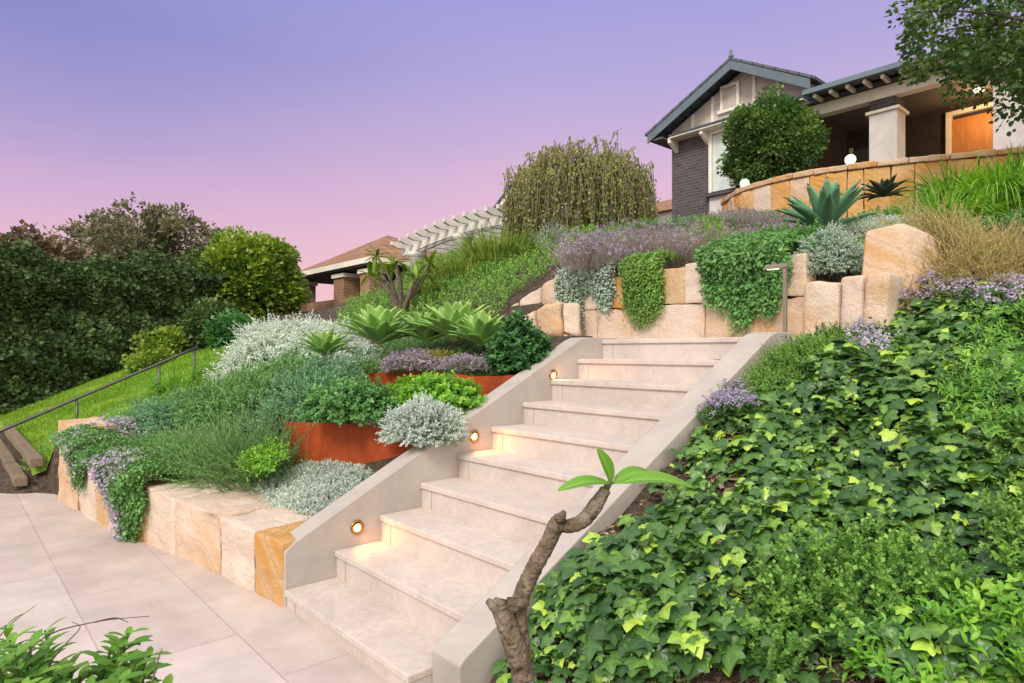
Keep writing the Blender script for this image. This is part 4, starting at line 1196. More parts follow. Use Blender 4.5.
moundplant('silver_bush', 'rounded silver green bush under the blue agave left of the boulder', 'shrub', mp(831, 270, 5.42), (.27, .25, .36), 1900, .13, 12, .021, T_RHW, L_SILG, .65, .15, .0016, (.1, .6), .4, seed=44, f=5, rot=.2, snap=False)
moundplant('silver_bush', 'small pale silver bush behind the boulder between the agave and the grass', 'shrub', mp(880, 232, 6.8), (.42, .3, .17), 900, .12, 10, .024, T_RHW, L_SILV, .65, .15, .0016, seed=45)
moundplant('straw_bush', 'straw coloured spiky bush right of the boulder', 'shrub', gp(958, 280)[0], (.74, .45, .48), 2600, .40, 20, .036, T_ND, L_YELL, .5, .3, .0022, (.2, .8), .25, seed=46, up=.25, lo=.35, amp=.2, smat=STRAW, wig=.3, rot=.1)

# lavender and grey flower masses above the retaining wall
moundplant('lavender', 'broad grey lilac lavender mass above the left half of the retaining wall', 'lavender', mp(642, 262, 7.1), (.92, .5, .34), 2300, .30, 14, .026, T_ND, L_LAV, .4, .15, .0022, (.1, .7), .3, seed=47, up=.8, lo=.35, amp=.25, f=4, flowers=(F_DUST, .35, .016), smat=GREYST, rot=.2, wig=.25)
moundplant('lavender', 'lavender drift in front of the curved wall between the boulders and the blue agave', 'lavender', mp(748, 247, 8.4), (1.1, .6, .20), 2000, .22, 12, .028, T_ND, L_LAV, .4, .15, .0022, (.1, .7), .3, seed=48, up=.8, lo=.3, amp=.25, f=4, flowers=(F_DUST, .3, .018), smat=GREYST, rot=.25)
moundplant('lavender', 'pale lavender drift right at the foot of the curved wall below the round shrub', 'lavender', mp(745, 240, 11.6), (1.5, .7, .14), 1300, .24, 12, .032, T_ND, L_LAV, .4, .15, .0022, (.1, .7), .3, seed=56, up=.8, lo=.3, amp=.25, f=4, flowers=(F_DUST, .3, .02), smat=GREYST, rot=-.1)
moundplant('lavender', 'small lavender clump at the left by the top boulder', 'lavender', mp(588, 262, 6.9), (.42, .35, .25), 520, .26, 12, .024, T_ND, L_LAV, .4, .15, .002, (.1, .7), .3, seed=49, up=.7, lo=.3, flowers=(F_DUST, .7, .018), smat=GREYST)
moundplant('yellow_green_herb', 'yellow green upright herb between the two lavender drifts', 'herb', mp(706, 250, 7.0), (.30, .25, .3), 260, .26, 12, .03, T_RH, L_LIME, .5, .15, .002, seed=50, up=.8)
moundplant('green_shrublet', 'low green shrublet under the curved wall right of the blue agave', 'shrub', mp(880, 230, 8.8), (.6, .45, .28), 700, .16, 10, .034, T_RHW, L_MID, .65, .15, .002, seed=51)
moundplant('green_shrublet', 'bright green shrublet below the dark rosette and beside the grass', 'shrub', mp(905, 228, 9.2), (.5, .4, .3), 600, .16, 10, .036, T_RHW, L_LIME, .65, .15, .002, seed=52)
moundplant('bank_herb', 'grey green herb clump at the foot of the weeping tree', 'herb', mp(596, 248, 9.6), (.8, .5, .22), 500, .16, 10, .036, T_RHW, L_MID, .6, .15, .002, seed=53)
moundplant('spiky_grey_plant', 'pale grey spiky plant under the left side of the weeping tree', 'herb', mp(551, 243, 10.6), (.3, .25, .28), 160, .3, 8, .05, T_ND, L_SILG, .4, .05, .003, seed=54, up=1.2)

# ---- grasses
def grasstuft(name, label, cat, c, rad, m, L, w, mat, lean=.6, droop=.5, seed=1, r0=(.1, .9), group=None, fl=None):
    a = rng.uniform(0, 6.283, m); q = rng.random(m) ** .5
    P = np.stack([c[0] + rad * q * np.cos(a), c[1] + rad * q * np.sin(a), 0 * a], 1)
    P[:, 2] = c[2] + .0 * q
    out = np.stack([np.cos(a), np.sin(a), 0 * a], 1)
    D = nrm(out * (lean * q * rng.uniform(.5, 1.4, m))[:, None] + UPV + rdir(m) * .25)
    LL = L * rng.uniform(.55, 1.15, m)
    ch = [blades(P, D, LL, w * rng.uniform(.7, 1.3, m), droop * rng.uniform(.4, 1.6, m), rng.uniform(r0[0], r0[1], m))]
    return veg(name, label, cat, ch, mat, (), group)
for k, (px, py, d, rad, L, m, lab) in enumerate([
        (948, 228, 7.2, .26, .78, 900, 'arching bright green grass tuft left of the other two, beside the boulder'),
        (1000, 203, 7.6, .28, .92, 950, 'tall green grass tuft in the front right, directly behind the straw coloured bush'),
        (955, 200, 8.8, .28, .85, 800, 'green grass tuft behind the front ones, against the middle of the curved wall'),
        (1020, 190, 8.6, .3, .9, 800, 'tall grass tuft at the far right edge, hiding the end of the curved wall')]):
    grasstuft('grass_tuft', lab, 'grass tuft', mp(px, py, d), rad, m, L, .016, L_GRAS, .95, .75, seed=60 + k, group='grass tufts below the verandah')
for k, (px, py, d, rad, L, m, lab) in enumerate([
        (212, 395, 8.2, .45, .55, 900, 'soft green grass clump at the lawn edge, nearest the stone wall'),
        (235, 372, 9.2, .42, .55, 800, 'soft green grass clump at the lawn edge, just below the white bush'),
        (185, 388, 9.4, .42, .5, 700, 'soft green grass clump at the lawn edge, furthest to the left')]):
    g = ground_at(px, d)
    grasstuft('grass_clump', lab, 'grass tuft', (g[0], g[1], g[2]), rad, m, L, .014, L_GRAS, .9, .55, seed=70 + k, group='grass clumps beside the lawn')
for k, (px, d, rad, L, m, lab) in enumerate([
        (462, 11.2, .6, .55, 800, 'large olive green grass clump on the bank below the pergola, left one'),
        (498, 11.2, .6, .85, 900, 'tall olive green grass clump on the bank below the pergola, right one'),
        (436, 10.6, .4, .36, 450, 'short grass clump on the bank beside the bare branched shrub')]):
    g = ground_at(px, d)
    grasstuft('bank_grass', lab, 'grass tuft', g, rad, m, L, .018, leafmat('bank_grass_leaf', [(.05, .10, .02), (.12, .19, .035), (.26, .26, .08)], .3, .5), .7, .45, seed=75 + k, group='grass clumps on the bank below the pergola')
# frangipani like shrub beyond the agaves
g = ground_at(400, 9.8)
ft = thing('bare_branched_shrub', 'small thick branched shrub with a few leaves in front of the hipped roof house', 'shrub', tuple(g))
tips = []
paths = []
for i in range(9):
    a = i * .7; q = g + np.array((.45 * math.cos(a), .45 * math.sin(a), .55 + .35 * ((i * 37) % 10) / 10))
    paths.append(spline([g, g * .5 + q * .5 + (.05, .02, .08), q], 7)); tips.append(q)
parts = [tube(p_, np.linspace(.035, .02, 7), 7) for p_ in paths]
V, F = merge(parts); mesh_tris('branches', V, F, BARK, ft, smooth=True)
tp = np.repeat(np.array(tips), 14, 0); m = len(tp)
build('foliage', [scatter(tp + rdir(m) * .02, nrm(rdir(m) + UPV * .2), UPV + .3 * rdir(m), .26 * rng.uniform(.6, 1.1, m), T_LONG, rng.uniform(.2, .8, m))], L_ROUN, ft)

# ---- plants hanging over walls
def trailer(name, label, cat, u0, u1, vface, ztop, lenf, m, nl, size, T, mat, flowers=None, vfun=None, back=.35, group=None, puff=.09, dens=1.0, fband=None):
    u = rng.uniform(u0, u1, m)
    L = lenf((u - u0) / (u1 - u0)) * rng.uniform(.7, 1.08, m)
    vf = np.full(m, vface) if vfun is None else vfun(u)
    zt = np.full(m, ztop) if not callable(ztop) else ztop(u)
    k = 8; tt = np.linspace(0, 1, k)
    b = back * rng.uniform(.2, 1, m)
    pf = puff * rng.uniform(.3, 1.3, m)
    # back on the bed -> over the lip -> down the face
    path = np.zeros((m, k, 3))
    for i, s in enumerate(tt):
        lip = .3
        if s < lip:
            q = s / lip
            v = vf + b * (1 - q) - pf * .3 * q; z = zt + .05 + .05 * math.sin(q * 3.1) + pf * .4
        else:
            q = (s - lip) / (1 - lip)
            v = vf - pf * (.5 + .7 * math.sin(min(1, q * 1.6) * math.pi) * .8); z = zt + .05 + pf * .4 - L * q
        path[:, i] = np.stack([u + .08 * (rng.random(m) - .5) * s, v, z], 1)
    path[..., 0] += .03 * rng.normal(size=(m, 1)) * tt[None] ** 2
    path += rng.normal(0, .008, path.shape)
    ch, fl = [], []
    for i in range(nl):
        s = (i + .5) / nl * (k - 1); j = int(s); fr = s - j
        p = path[:, j] * (1 - fr) + path[:, min(j + 1, k - 1)] * fr
        tg = nrm(path[:, min(j + 1, k - 1)] - path[:, j])
        A = nrm(tg * .5 + rdir(m) * .8 - np.array((0, .35, 0)))
        U = nrm(np.array((0, -.7, .6)) + rdir(m) * .5)
        ch.append(scatter(p + rdir(m) * .018, A, U, size * rng.uniform(.7, 1.2, m), T, np.clip(rng.normal(.45, .2, m), 0, 1)))
        if flowers and (fband is None or i > 2):
            kk = rng.random(m) < flowers[1]
            if fband is not None: kk &= np.abs((u - u0) / (u1 - u0) - fband[0]) < fband[1] * (.6 + .8 * rng.random(m))
            fl.append(scatter((p + np.array((0, -.025, 0)) + rdir(m) * .02)[kk], nrm(rdir(m) - np.array((0, .5, 0)))[kk], nrm(np.array((0, -1., .3)) + rdir(m) * .4)[kk], flowers[2], T_PET, rng.random(m)[kk]))
    ex = [('stems', [stemtubes(path, .0022)], STEMG)]
    if fl: ex.append(('flowers', fl, flowers[0]))
    return veg(name, label, cat, ch, mat, ex, group)
uu = lambda px, py=300: atv(px, py, 5.28)[0]
trailer('trailing_silver_plant', 'silver grey plant hanging in two lobes over the left end of the retaining wall', 'trailing plant', uu(560), uu(613), 5.3, 2.36,
        lambda x: np.where(x < .45, .70 - .1 * np.abs(x - .2), .26 + .28 * np.exp(-((x - .85) / .12) ** 2)), 260, 30, .03, T_RHW, L_SILG)
trailer('trailing_green_plant', 'narrow curtain of fine green foliage hanging down the middle of the retaining wall', 'trailing plant', uu(626), uu(663), 5.3, 2.38,
        lambda x: .70 - .75 * np.abs(x - .5) ** 1.6, 250, 34, .032, T_RH, L_FINE)
trailer('trailing_dark_plant', 'large dark green plant draped over the right half of the retaining wall', 'trailing plant', uu(708), uu(787), 5.3, 2.36,
        lambda x: .66 - 1.3 * np.abs(x - .52) ** 2 + .08 * np.sin(x * 17), 420, 32, .042, T_OV, L_MID, puff=.16)
moundplant('wall_top_shrub', 'leafy green shrub spilling from the top of the retaining wall beside the silver bush', 'shrub', mp(770, 250, 5.9), (.58, .3, .2), 800, .14, 10, .036, T_RHW, L_MID, .65, .2, .002, seed=55)
wf = lambda u: wall_v(u)
trailer('trailing_purple_plant', 'purple flowering plant cascading over the patio wall down to the paving', 'trailing plant', -6.66, -5.72, 1.1, lambda u: wall_z(u) + .0,
        lambda x: .16 + .52 * np.exp(-((x - .68) / .22) ** 2), 520, 34, .026, T_RHW, L_MID, flowers=(F_LILA, .65, .021), vfun=wf, fband=(.50, .20), puff=.14)
trailer('trailing_ivy_plant', 'dark green plant hanging over the patio wall near its left end post', 'trailing plant', -7.55, -6.9, 1.0, lambda u: wall_z(u),
        lambda x: .14 + .34 * np.exp(-((x - .55) / .25) ** 2), 330, 28, .026, T_RHW, L_MID, flowers=(F_LILA, .10, .022), vfun=wf, puff=.12)

# ---- rosemary: upright arching shoots with needle leaves
ROSEM = leafmat('rosemary_leaf', [(.055, .12, .04), (.10, .19, .065), (.18, .29, .11)], .35, .5, gain=2.6)
def rosemary(name, label, c, r, m, L, rot, seed, mat=None, up=.7):
    P, Nn = mound(c, r, m, rot, .15, .1, 3, seed)
    D = nrm(Nn * .6 + UPV * up + rdir(len(P)) * .3)
    LL = L * rng.uniform(.6, 1.3, len(P))
    ch, stc = sprigs(P - UPV * .05, D, LL, 40, .040, T_ND, .55, .22, (.1, .55), .35, .3, .0025, .45, .06)
    return veg(name, label, 'rosemary', ch, mat or ROSEM, [('stems', [stc], STEMG)])
rosemary('rosemary', 'large rosemary bush with long arching shoots left of the big steel planter', ground_at(258, 5.45) + (0, 0, .0), (.48, .34, .20), 640, .50, .3, 81)
rosemary('rosemary', 'rosemary sprawling over the top of the stone wall toward the purple trailer', ground_at(200, 5.6) + (0, 0, .05), (.52, .28, .16), 560, .38, .2, 82)
moundplant('seedling_shrub', 'small bright leafy shrub at the base of the big steel planter beside the silver mat', 'shrub', mp(262, 462, 5.0), (.26, .16, .11), 260, .12, 9, .036, T_OV, L_LIME, .75, .15, .002, (.0, .5), seed=83)
JUNI = [leafmat('juniper_leaf', [(.05, .115, .06), (.10, .19, .10), (.19, .30, .17)], .3, .6, gain=2.4), leafmat('juniper_leaf_green', [(.045, .11, .035), (.09, .18, .055), (.18, .29, .10)], .3, .6, gain=2.4)]
# big spreading green cover on the left bank
for k, (px, py, d, r, lab) in enumerate([
        (300, 402, 6.1, (.75, .5, .30), 'wide spreading blue green juniper just above the big steel planter'),
        (235, 412, 6.5, (.70, .55, .32), 'spreading blue green juniper in the middle of the left bank'),
        (180, 424, 6.9, (.55, .45, .28), 'spreading blue green juniper at the left edge of the planted bank'),
        (255, 388, 7.3, (.75, .5, .28), 'spreading blue green juniper highest on the bank below the white bush')]):
    moundplant('juniper', lab, 'juniper', mp(px, py, d), r, 1300, .17, 13, .034, T_RH, JUNI[k % 2], .6, .3, .002, (.0, .55), .5, rot=.3 * k, seed=90 + k, up=.35, lo=.55, amp=.36, f=6, wig=.3, group='spreading junipers on the left bank')
moundplant('alyssum', 'white and lilac alyssum flowering along the wall near the left end post', 'flowers', mp(118, 436, 6.6), (.42, .3, .14), 520, .09, 8, .02, T_RHW, L_FINE, .6, .1, .0015, seed=95, flowers=(F_LILA, .4, .022))
moundplant('green_trailer_top', 'soft green cushion plant on the wall top behind the purple cascade', 'ground cover', mp(160, 455, 5.9), (.5, .32, .16), 800, .12, 10, .024, T_RHW, L_MID, .6, .2, .0015, seed=96)

# ---- ground cover on open soil
def surface_pts(poly, m, ubox, vbox, h=.1):
    out = []; tot = 0
    for it in range(80):
        u = rng.uniform(*ubox, 20000); v = rng.uniform(*vbox, 20000)
        P = np.stack([u, v, G(u, v) + h], 1)
        x, y, d = proj(P)
        P = P[inpoly(x, y, poly) & (d > .4)]
        out.append(P); tot += len(P)
        if tot >= m: break
    return np.concatenate(out)[:m]
def stuff(name, chunks, mat, label, cat, smooth=False):
    return tag(build(name, chunks, mat, None, smooth), label, cat, None, 'stuff')
# bank below the pergola and weeping tree
P = surface_pts([(335, 335), (345, 308), (395, 290), (420, 265), (470, 240), (560, 228), (600, 235), (592, 262), (552, 272), (520, 296), (492, 324), (480, 342), (380, 345)], 6500, (-18, -4.5), (3.6, 9.5), .02)
ch, _ = sprigs(P, nrm(UPV + rdir(len(P)) * .6), .24, 9, .046, T_RH, .6, .25, (.0, .7), .4, .2)
stuff('bank_ground_cover', ch, L_FINE, 'fresh green ground cover carpeting the bank below the weeping tree', 'ground cover')
# green litter of small plants behind the wall
P = surface_pts([(560, 262), (600, 236), (660, 212), (700, 195), (780, 195), (860, 190), (940, 185), (1050, 165), (1350, 110), (1350, 330), (1035, 300), (1035, 262), (940, 240), (800, 270)], 6500, (-9, 5), (5.2, 13.3), .02)
ch, _ = sprigs(P, nrm(UPV + rdir(len(P)) * .6), .14, 8, .032, T_RH, .6, .2, (.0, .7), .4, .2)
stuff('terrace_ground_cover', ch, L_MID, 'low green ground cover between the lavender drifts above the retaining wall', 'ground cover')
P = surface_pts([(235, 400), (300, 372), (380, 345), (510, 335), (520, 372), (440, 400), (420, 425), (300, 420), (290, 470), (180, 490), (120, 450)], 4200, (-10, -4.0), (1.4, 5.5), .02)
ch, _ = sprigs(P, nrm(UPV + rdir(len(P)) * .6), .10, 8, .026, T_RHW, .6, .2, (.0, .6), .4, .2)
stuff('bed_ground_cover', ch, L_MID, 'low mixed green ground cover filling the gaps between the shrubs of the left garden', 'ground cover')
# lawn blades
m = 42000
u = rng.uniform(-16, -8.9, m); v = .8 + 3.7 * rng.random(m)
P = np.stack([u, v, G(u, v) + .04], 1)
x, y, d = proj(P); k = (x > -30) & (x < 260)
P = P[k]; m = len(P)
stuff('lawn_grass', [blades(P, nrm(UPV + rdir(m) * .5), rng.uniform(.05, .11, m), .012, .3, np.clip(.5 + .3 * lump(P, 1.1, 4) + rng.normal(0, .15, m), 0, 1), 2)], L_LAWN, 'short bright green mown grass on the sloping lawn', 'grass')
# lawn edge cover below the lawn
P = surface_pts([(0, 475), (60, 440), (130, 405), (215, 375), (215, 400), (150, 430), (100, 445), (60, 470)], 1300, (-11, -7.8), (.7, 3), .02)
ch, _ = sprigs(P, nrm(UPV + rdir(len(P)) * .6), .16, 8, .035, T_RH, .6, .2, (.0, .7), .4, .2)
stuff('edge_ground_cover', ch, L_FINE, 'low green plants along the edge between the lawn and the stone wall', 'ground cover')

# ================================================================== RIGHT HAND SLOPE
IVY = [(440, 700), (470, 655), (540, 600), (585, 545), (620, 500), (655, 462), (700, 430), (760, 405), (830, 375), (870, 345), (930, 318), (1060, 318), (1400, 300), (1400, 700)]
def on_slope(m, poly, h=0.0): return surface_pts(poly, m, (-2.17, 2.4), (.9, 6.2), h)
SLN = nrm(np.array((.05, -.5, 1.)))
P = on_slope(13500, IVY, .0)
hgt = (.10 + .10 * lump(P, 2.6, 12) + rng.uniform(-.06, .10, len(P))) * (.45 + .55 * sstep(P[:, 0], -2.2, -1.6))
P[:, 2] += np.maximum(.02, hgt)
# bare patches where the litter shows
bare = (lump(P, 3.6, 15) + .35 * lump(P, 11, 16)) > .9
x, y, d = proj(P)
excl = inpoly(x, y, [(755, 625), (790, 590), (850, 570), (930, 580), (965, 620), (860, 660), (760, 670)]) & (rng.random(len(P)) < .7)
rightside = inpoly(x, y, [(960, 320), (1060, 300), (1060, 500), (1000, 500), (975, 430)]) & (rng.random(len(P)) < .6)
strip = (P[:, 0] < -1.98) & (P[:, 1] > 2.5) & (P[:, 1] < 3.2) & (rng.random(len(P)) < .85)
keep = ~bare & ~excl & ~rightside & ~strip
P = P[keep]; m = len(P)
hv = hgt[keep]
down = nrm(np.array((.15, -1., -.35)))
A = nrm(down * .9 + rdir(m) * .65)
U = nrm(SLN + .42 * rdir(m) + np.array((.0, -.45, .15)))
young = rng.random(m)
grp = lump(P, 5.0, 18)
rv = np.where((young < .15) | ((grp > .7) & (young < .5)), rng.uniform(.56, .98, m), rng.uniform(0, .55, m))
size = np.where(rv > .66, .078, .084) * rng.uniform(.45, 1.3, m) * (1 + .25 * lump(P, 3.0, 22))
stuff('ivy', [scatter(P, A, U, size, T_IVY, rv)], L_IVY, 'ivy with dark lobed leaves and lime young leaves spreading over the right hand slope', 'ivy', True)
# runners under the ivy
m = 420
P = on_slope(m, IVY, .02); m = len(P)
D = nrm(np.array((.1, -.8, -.38)) + rdir(m) * .8); D[:, 2] = -.45 * np.abs(D[:, 1]) * np.sign(-D[:, 1]) * -1 * np.sign(D[:, 1]) * -1
tt = np.linspace(0, 1, 6)
path = P[:, None] + D[:, None] * (tt * .35)[None, :, None] + rng.normal(0, .012, (m, 6, 3))
path[..., 2] = G(path[..., 0], path[..., 1]) + .03 + .03 * rng.random((m, 1))
stuff('ivy_runners', [stemtubes(path, .004, .5)], TWIG, 'bare brown runners and twigs lying under the ivy leaves', 'twigs')
# leaf litter
P = on_slope(7500, IVY, .012); m = len(P)
stuff('leaf_litter', [scatter(P, nrm(rdir(m) * (1, 1, .3)), nrm(UPV + .5 * rdir(m)), rng.uniform(.03, .075, m), T_RH, rng.random(m))], L_LITT, 'dry brown leaf litter and mulch between the ivy stems', 'leaf litter')

def patch(name, label, cat, poly, m, L, n, size, T, mat, up=.8, spread=.6, droop=.15, stem=.002, r0=(.1, .6), tip=.35, h=0.0, hl=.08, flowers=None, seed=3, wig=.2, taper=.35):
    P = on_slope(m, poly, h)
    P[:, 2] += np.maximum(0, hl * (1 + lump(P, 4, seed)))
    D = nrm(UPV * up + rdir(len(P)) * .5 + np.array((0, -.25, 0)))
    LL = L * rng.uniform(.6, 1.2, len(P))
    ch, stc = sprigs(P, D, LL, n, size, T, spread, droop, r0, tip, wig, stem, taper)
    ex = [('stems', [stc], STEMG)]
    if flowers:
        fm, fr, fs = flowers
        k = rng.random(len(P)) < fr
        Q = P[k] + D[k] * LL[k][:, None]
        fl = []
        for i in range(8):
            q = Q + rdir(len(Q)) * fs
            fl.append(scatter(q, nrm(rdir(len(Q)) + UPV * .4), nrm(UPV + rdir(len(Q)) * .7 - np.array((0, .4, 0))), fs, T_PET, rng.random(len(Q))))
        ex.append(('flowers', fl, fm))
    return veg(name, label, cat, ch, mat, ex)
BROADL = leafmat('broad_leaf', [(.05, .13, .025), (.10, .22, .03), (.19, .32, .04), (.30, .42, .05)], .4, .42, gain=2.3)
patch('thyme_patch', 'bright green fine leaved carpet beside the upper half of the right stair wall', 'ground cover', [(700, 425), (722, 395), (765, 358), (810, 342), (870, 348), (845, 385), (790, 405), (745, 425)], 1500, .15, 14, .024, T_RH, L_FINE, hl=.06, seed=4)
patch('purple_alyssum', 'purple flowering alyssum against the right stair wall under the green carpet', 'flowers', [(672, 440), (690, 418), (730, 402), (770, 415), (755, 432), (705, 440)], 420, .10, 8, .022, T_RH, L_MID, hl=.08, flowers=(F_PURP, .6, .012), seed=5)
patch('lilac_alyssum', 'lilac flower cluster at the foot of the boulder beside the straw bush', 'flowers', [(868, 325), (872, 300), (905, 288), (935, 295), (935, 320), (895, 330)], 420, .09, 8, .022, T_RH, L_MID, hl=.2, flowers=(F_LILA, .85, .017), seed=6)
patch('pale_alyssum', 'pale lilac alyssum drift along the crest of the slope at the right edge', 'flowers', [(925, 318), (945, 300), (1060, 292), (1060, 330), (985, 335)], 520, .09, 8, .022, T_RH, L_BLUE, hl=.15, flowers=(F_LILA, .7, .016), seed=7)
patch('grey_lilac_alyssum', 'thin strip of lilac alyssum between the ivy and the green carpet', 'flowers', [(845, 372), (870, 335), (895, 325), (900, 345), (878, 375), (855, 390)], 260, .09, 8, .022, T_RH, L_BLUE, hl=.08, flowers=(F_LILA, .6, .017), seed=8)
patch('dark_leafy_plant', 'dark leafy plant at the foot of the block pier by the bollard light', 'shrub', [(800, 365), (805, 338), (870, 335), (890, 352), (850, 368)], 160, .16, 8, .05, T_OV, L_DARK, hl=.04, seed=9)
patch('fern', 'light green ferny plants growing at the right edge above the ivy', 'fern', [(945, 430), (965, 365), (985, 330), (1060, 320), (1060, 480), (985, 470)], 300, .24, 13, .06, T_LONG, leafmat('fern_leaf', [(.06, .16, .035), (.12, .26, .04), (.24, .38, .06)], .35, .5), up=.7, spread=.75, droop=.3, hl=.10, seed=10, taper=.6)
patch('green_leafy_plants', 'mid green small leaved plants along the right edge below the ferns', 'shrub', [(985, 480), (1060, 440), (1060, 620), (1000, 600), (985, 540)], 300, .18, 11, .036, T_OV, L_FINE, hl=.08, seed=11)
patch('fine_shrub', 'low grey green fine leaved shrub in front of the ivy toward the lower right', 'shrub', [(745, 650), (770, 610), (815, 575), (880, 565), (950, 590), (965, 620), (920, 655), (840, 695), (750, 700)], 280, .25, 26, .032, T_RHW, leafmat('fine_shrub_leaf', [(.065, .15, .035), (.13, .25, .05), (.24, .37, .08)], .35, .55, gain=1.9), r0=(.0, .4), tip=.6, up=1.0, spread=.65, droop=.1, hl=.05, seed=12, wig=.25)
patch('broad_leaf_plant', 'yellow green broad leaved plant in the bottom right corner', 'shrub', [(840, 700), (870, 660), (930, 635), (1000, 610), (1060, 600), (1060, 720), (840, 720)], 120, .17, 11, .062, T_LANC, BROADL, up=1.0, spread=.75, droop=.1, r0=(.0, .45), hl=.06, seed=13)
patch('moss_green_plant', 'small feathery green plant at the bottom between the branch and the ivy', 'ground cover', [(600, 700), (615, 655), (660, 640), (690, 660), (690, 700)], 240, .09, 12, .016, T_RH, L_FINE, hl=.02, seed=14)

# ---- foreground frangipani branch
fb = thing('frangipani_branch', 'knobbly bare frangipani stem with three fresh leaves in the foreground', 'plant', tuple(ground_at(530, 1.32)))
D0 = 1.32
g = ground_at(532, D0)
def barkr(r, s):
    q = np.random.default_rng(s); n = len(r); t = np.arange(n)
    k = np.ones(n)
    for c_ in np.arange(3, n, 4.5):      # ring scars left by old leaves
        k += q.uniform(.02, .09) * np.exp(-((t - c_ - q.uniform(-1, 1)) / .9) ** 2)
    return r * k
main = [tuple(g - (0, 0, .1))] + [tuple(at(x, y, d)) for x, y, d in [(532, 760, D0), (524, 683, D0), (512, 640, D0), (500, 606, D0 + .01)]]
V1_, F1_ = tube(spline(main, 90), barkr(np.interp(np.linspace(0, 1, 90), [0, .5, .85, 1], [.030, .0215, .0205, .019]), 1), 20, .022, 1)
side = [tuple(at(x, y, d)) for x, y, d in [(527, 700, D0 + .035), (521, 640, D0 + .035), (519, 606, D0 + .03), (533, 570, D0 + .03), (548, 543, D0 + .03), (560, 516, D0 + .03)]]
V2_, F2_ = tube(spline(side, 80), barkr(np.interp(np.linspace(0, 1, 80), [0, .4, .8, .93, 1], [.019, .018, .0165, .0175, .011]), 2), 20, .022, 2)
up3 = [tuple(at(x, y, d)) for x, y, d in [(556, 524, D0 + .03), (570, 526, D0 + .02), (585, 519, D0 + .02), (597, 503, D0 + .02), (606, 489, D0 + .02)]]
V3_, F3_ = tube(spline(up3, 60), barkr(np.interp(np.linspace(0, 1, 60), [0, .3, .7, 1], [.0125, .0145, .0155, .011]), 3), 20, .022, 3)
knob = [tube(spline([tuple(at(x0, y0, D0 + .01)), tuple(at(x1, y1, D0))], 4), np.linspace(r0_, r0_ * .45, 4), 9, .08, s_) for x0, y0, x1, y1, r0_, s_ in [(500, 612, 488, 601, .016, 5), (503, 606, 495, 600, .014, 8), (560, 520, 564, 512, .012, 6), (510, 606, 528, 602, .018, 7)]]
V, F = merge([(V1_, F1_), (V2_, F2_), (V3_, F3_)] + knob)
mesh_tris('stem', V, F, FRBARK, fb, smooth=True)
tip = at(612, 484, D0 + .02)
FLEAF = leafmat('frangipani_leaf', [(.10, .24, .035), (.16, .33, .045), (.30, .46, .08)], .4, .35)
def big_leaf(p, q, width, bow, seed, up):
    p, q = np.array(p), np.array(q)
    ax = q - p; L = np.linalg.norm(ax); ax /= L
    sd_ = np.cross(ax, up); sd_ /= np.linalg.norm(sd_); nn = np.cross(sd_, ax)
    ny, nx = 34, 9
    pts = []
    for j in range(ny):
        t = j / (ny - 1)
        wd = width * .5 * (math.sin(math.pi * min(1, t * .92 + .04)) ** .8) * (1 if t < .97 else .4)
        if t < .1: wd = max(.0025, wd * t * 8)
        for x in np.linspace(-1, 1, nx):
            pts.append(p + ax * L * t + sd_ * wd * x + nn * (bow * L * math.sin(math.pi * t) + .28 * wd * abs(x) + .0012 * math.sin(t * 75 - abs(x) * 7) * (1 - abs(x) * .6)))
    F = []
    for j in range(ny - 1):
        for x in range(nx - 1):
            a_ = j * nx + x; F += [(a_, a_ + 1, a_ + nx + 1), (a_, a_ + nx + 1, a_ + nx)]
    tq = np.repeat(np.linspace(0, 1, ny), nx); xq = np.abs(np.tile(np.linspace(-1, 1, nx), ny))
    rr = .22 + .5 * (1 - xq) ** 6 + .13 * np.maximum(0, np.sin(tq * 75 - xq * 7)) ** 3 + .2 * (xq > .95) + np.random.default_rng(seed).normal(0, .02, len(pts))
    return mesh_tris('leaf', np.array(pts), np.array(F), FLEAF, fb, np.clip(rr, 0, 1), True)
vw = np.array((S, -C, .35))     # roughly toward the viewer
big_leaf(tip, at(558, 491, D0 - .03), .036, .10, 1, nrm(vw * .55 + UPV))
big_leaf(tip, at(597, 449, D0 + .0), .036, .06, 2, nrm(vw * 1.0 + np.array((C, S, 0)) * .9))
big_leaf(tip, at(694, 488, D0 + .06), .044, .09, 3, nrm(vw * .5 + UPV))
big_leaf(tip, at(655, 474, D0 + .12), .040, .10, 4, nrm(vw * .45 + UPV))
tubeobj('shoot', [at(605, 490, D0 + .02), at(610, 482, D0 + .02), at(613, 474, D0 + .02)], [.008, .006, .003], STEMG, fb, 8)

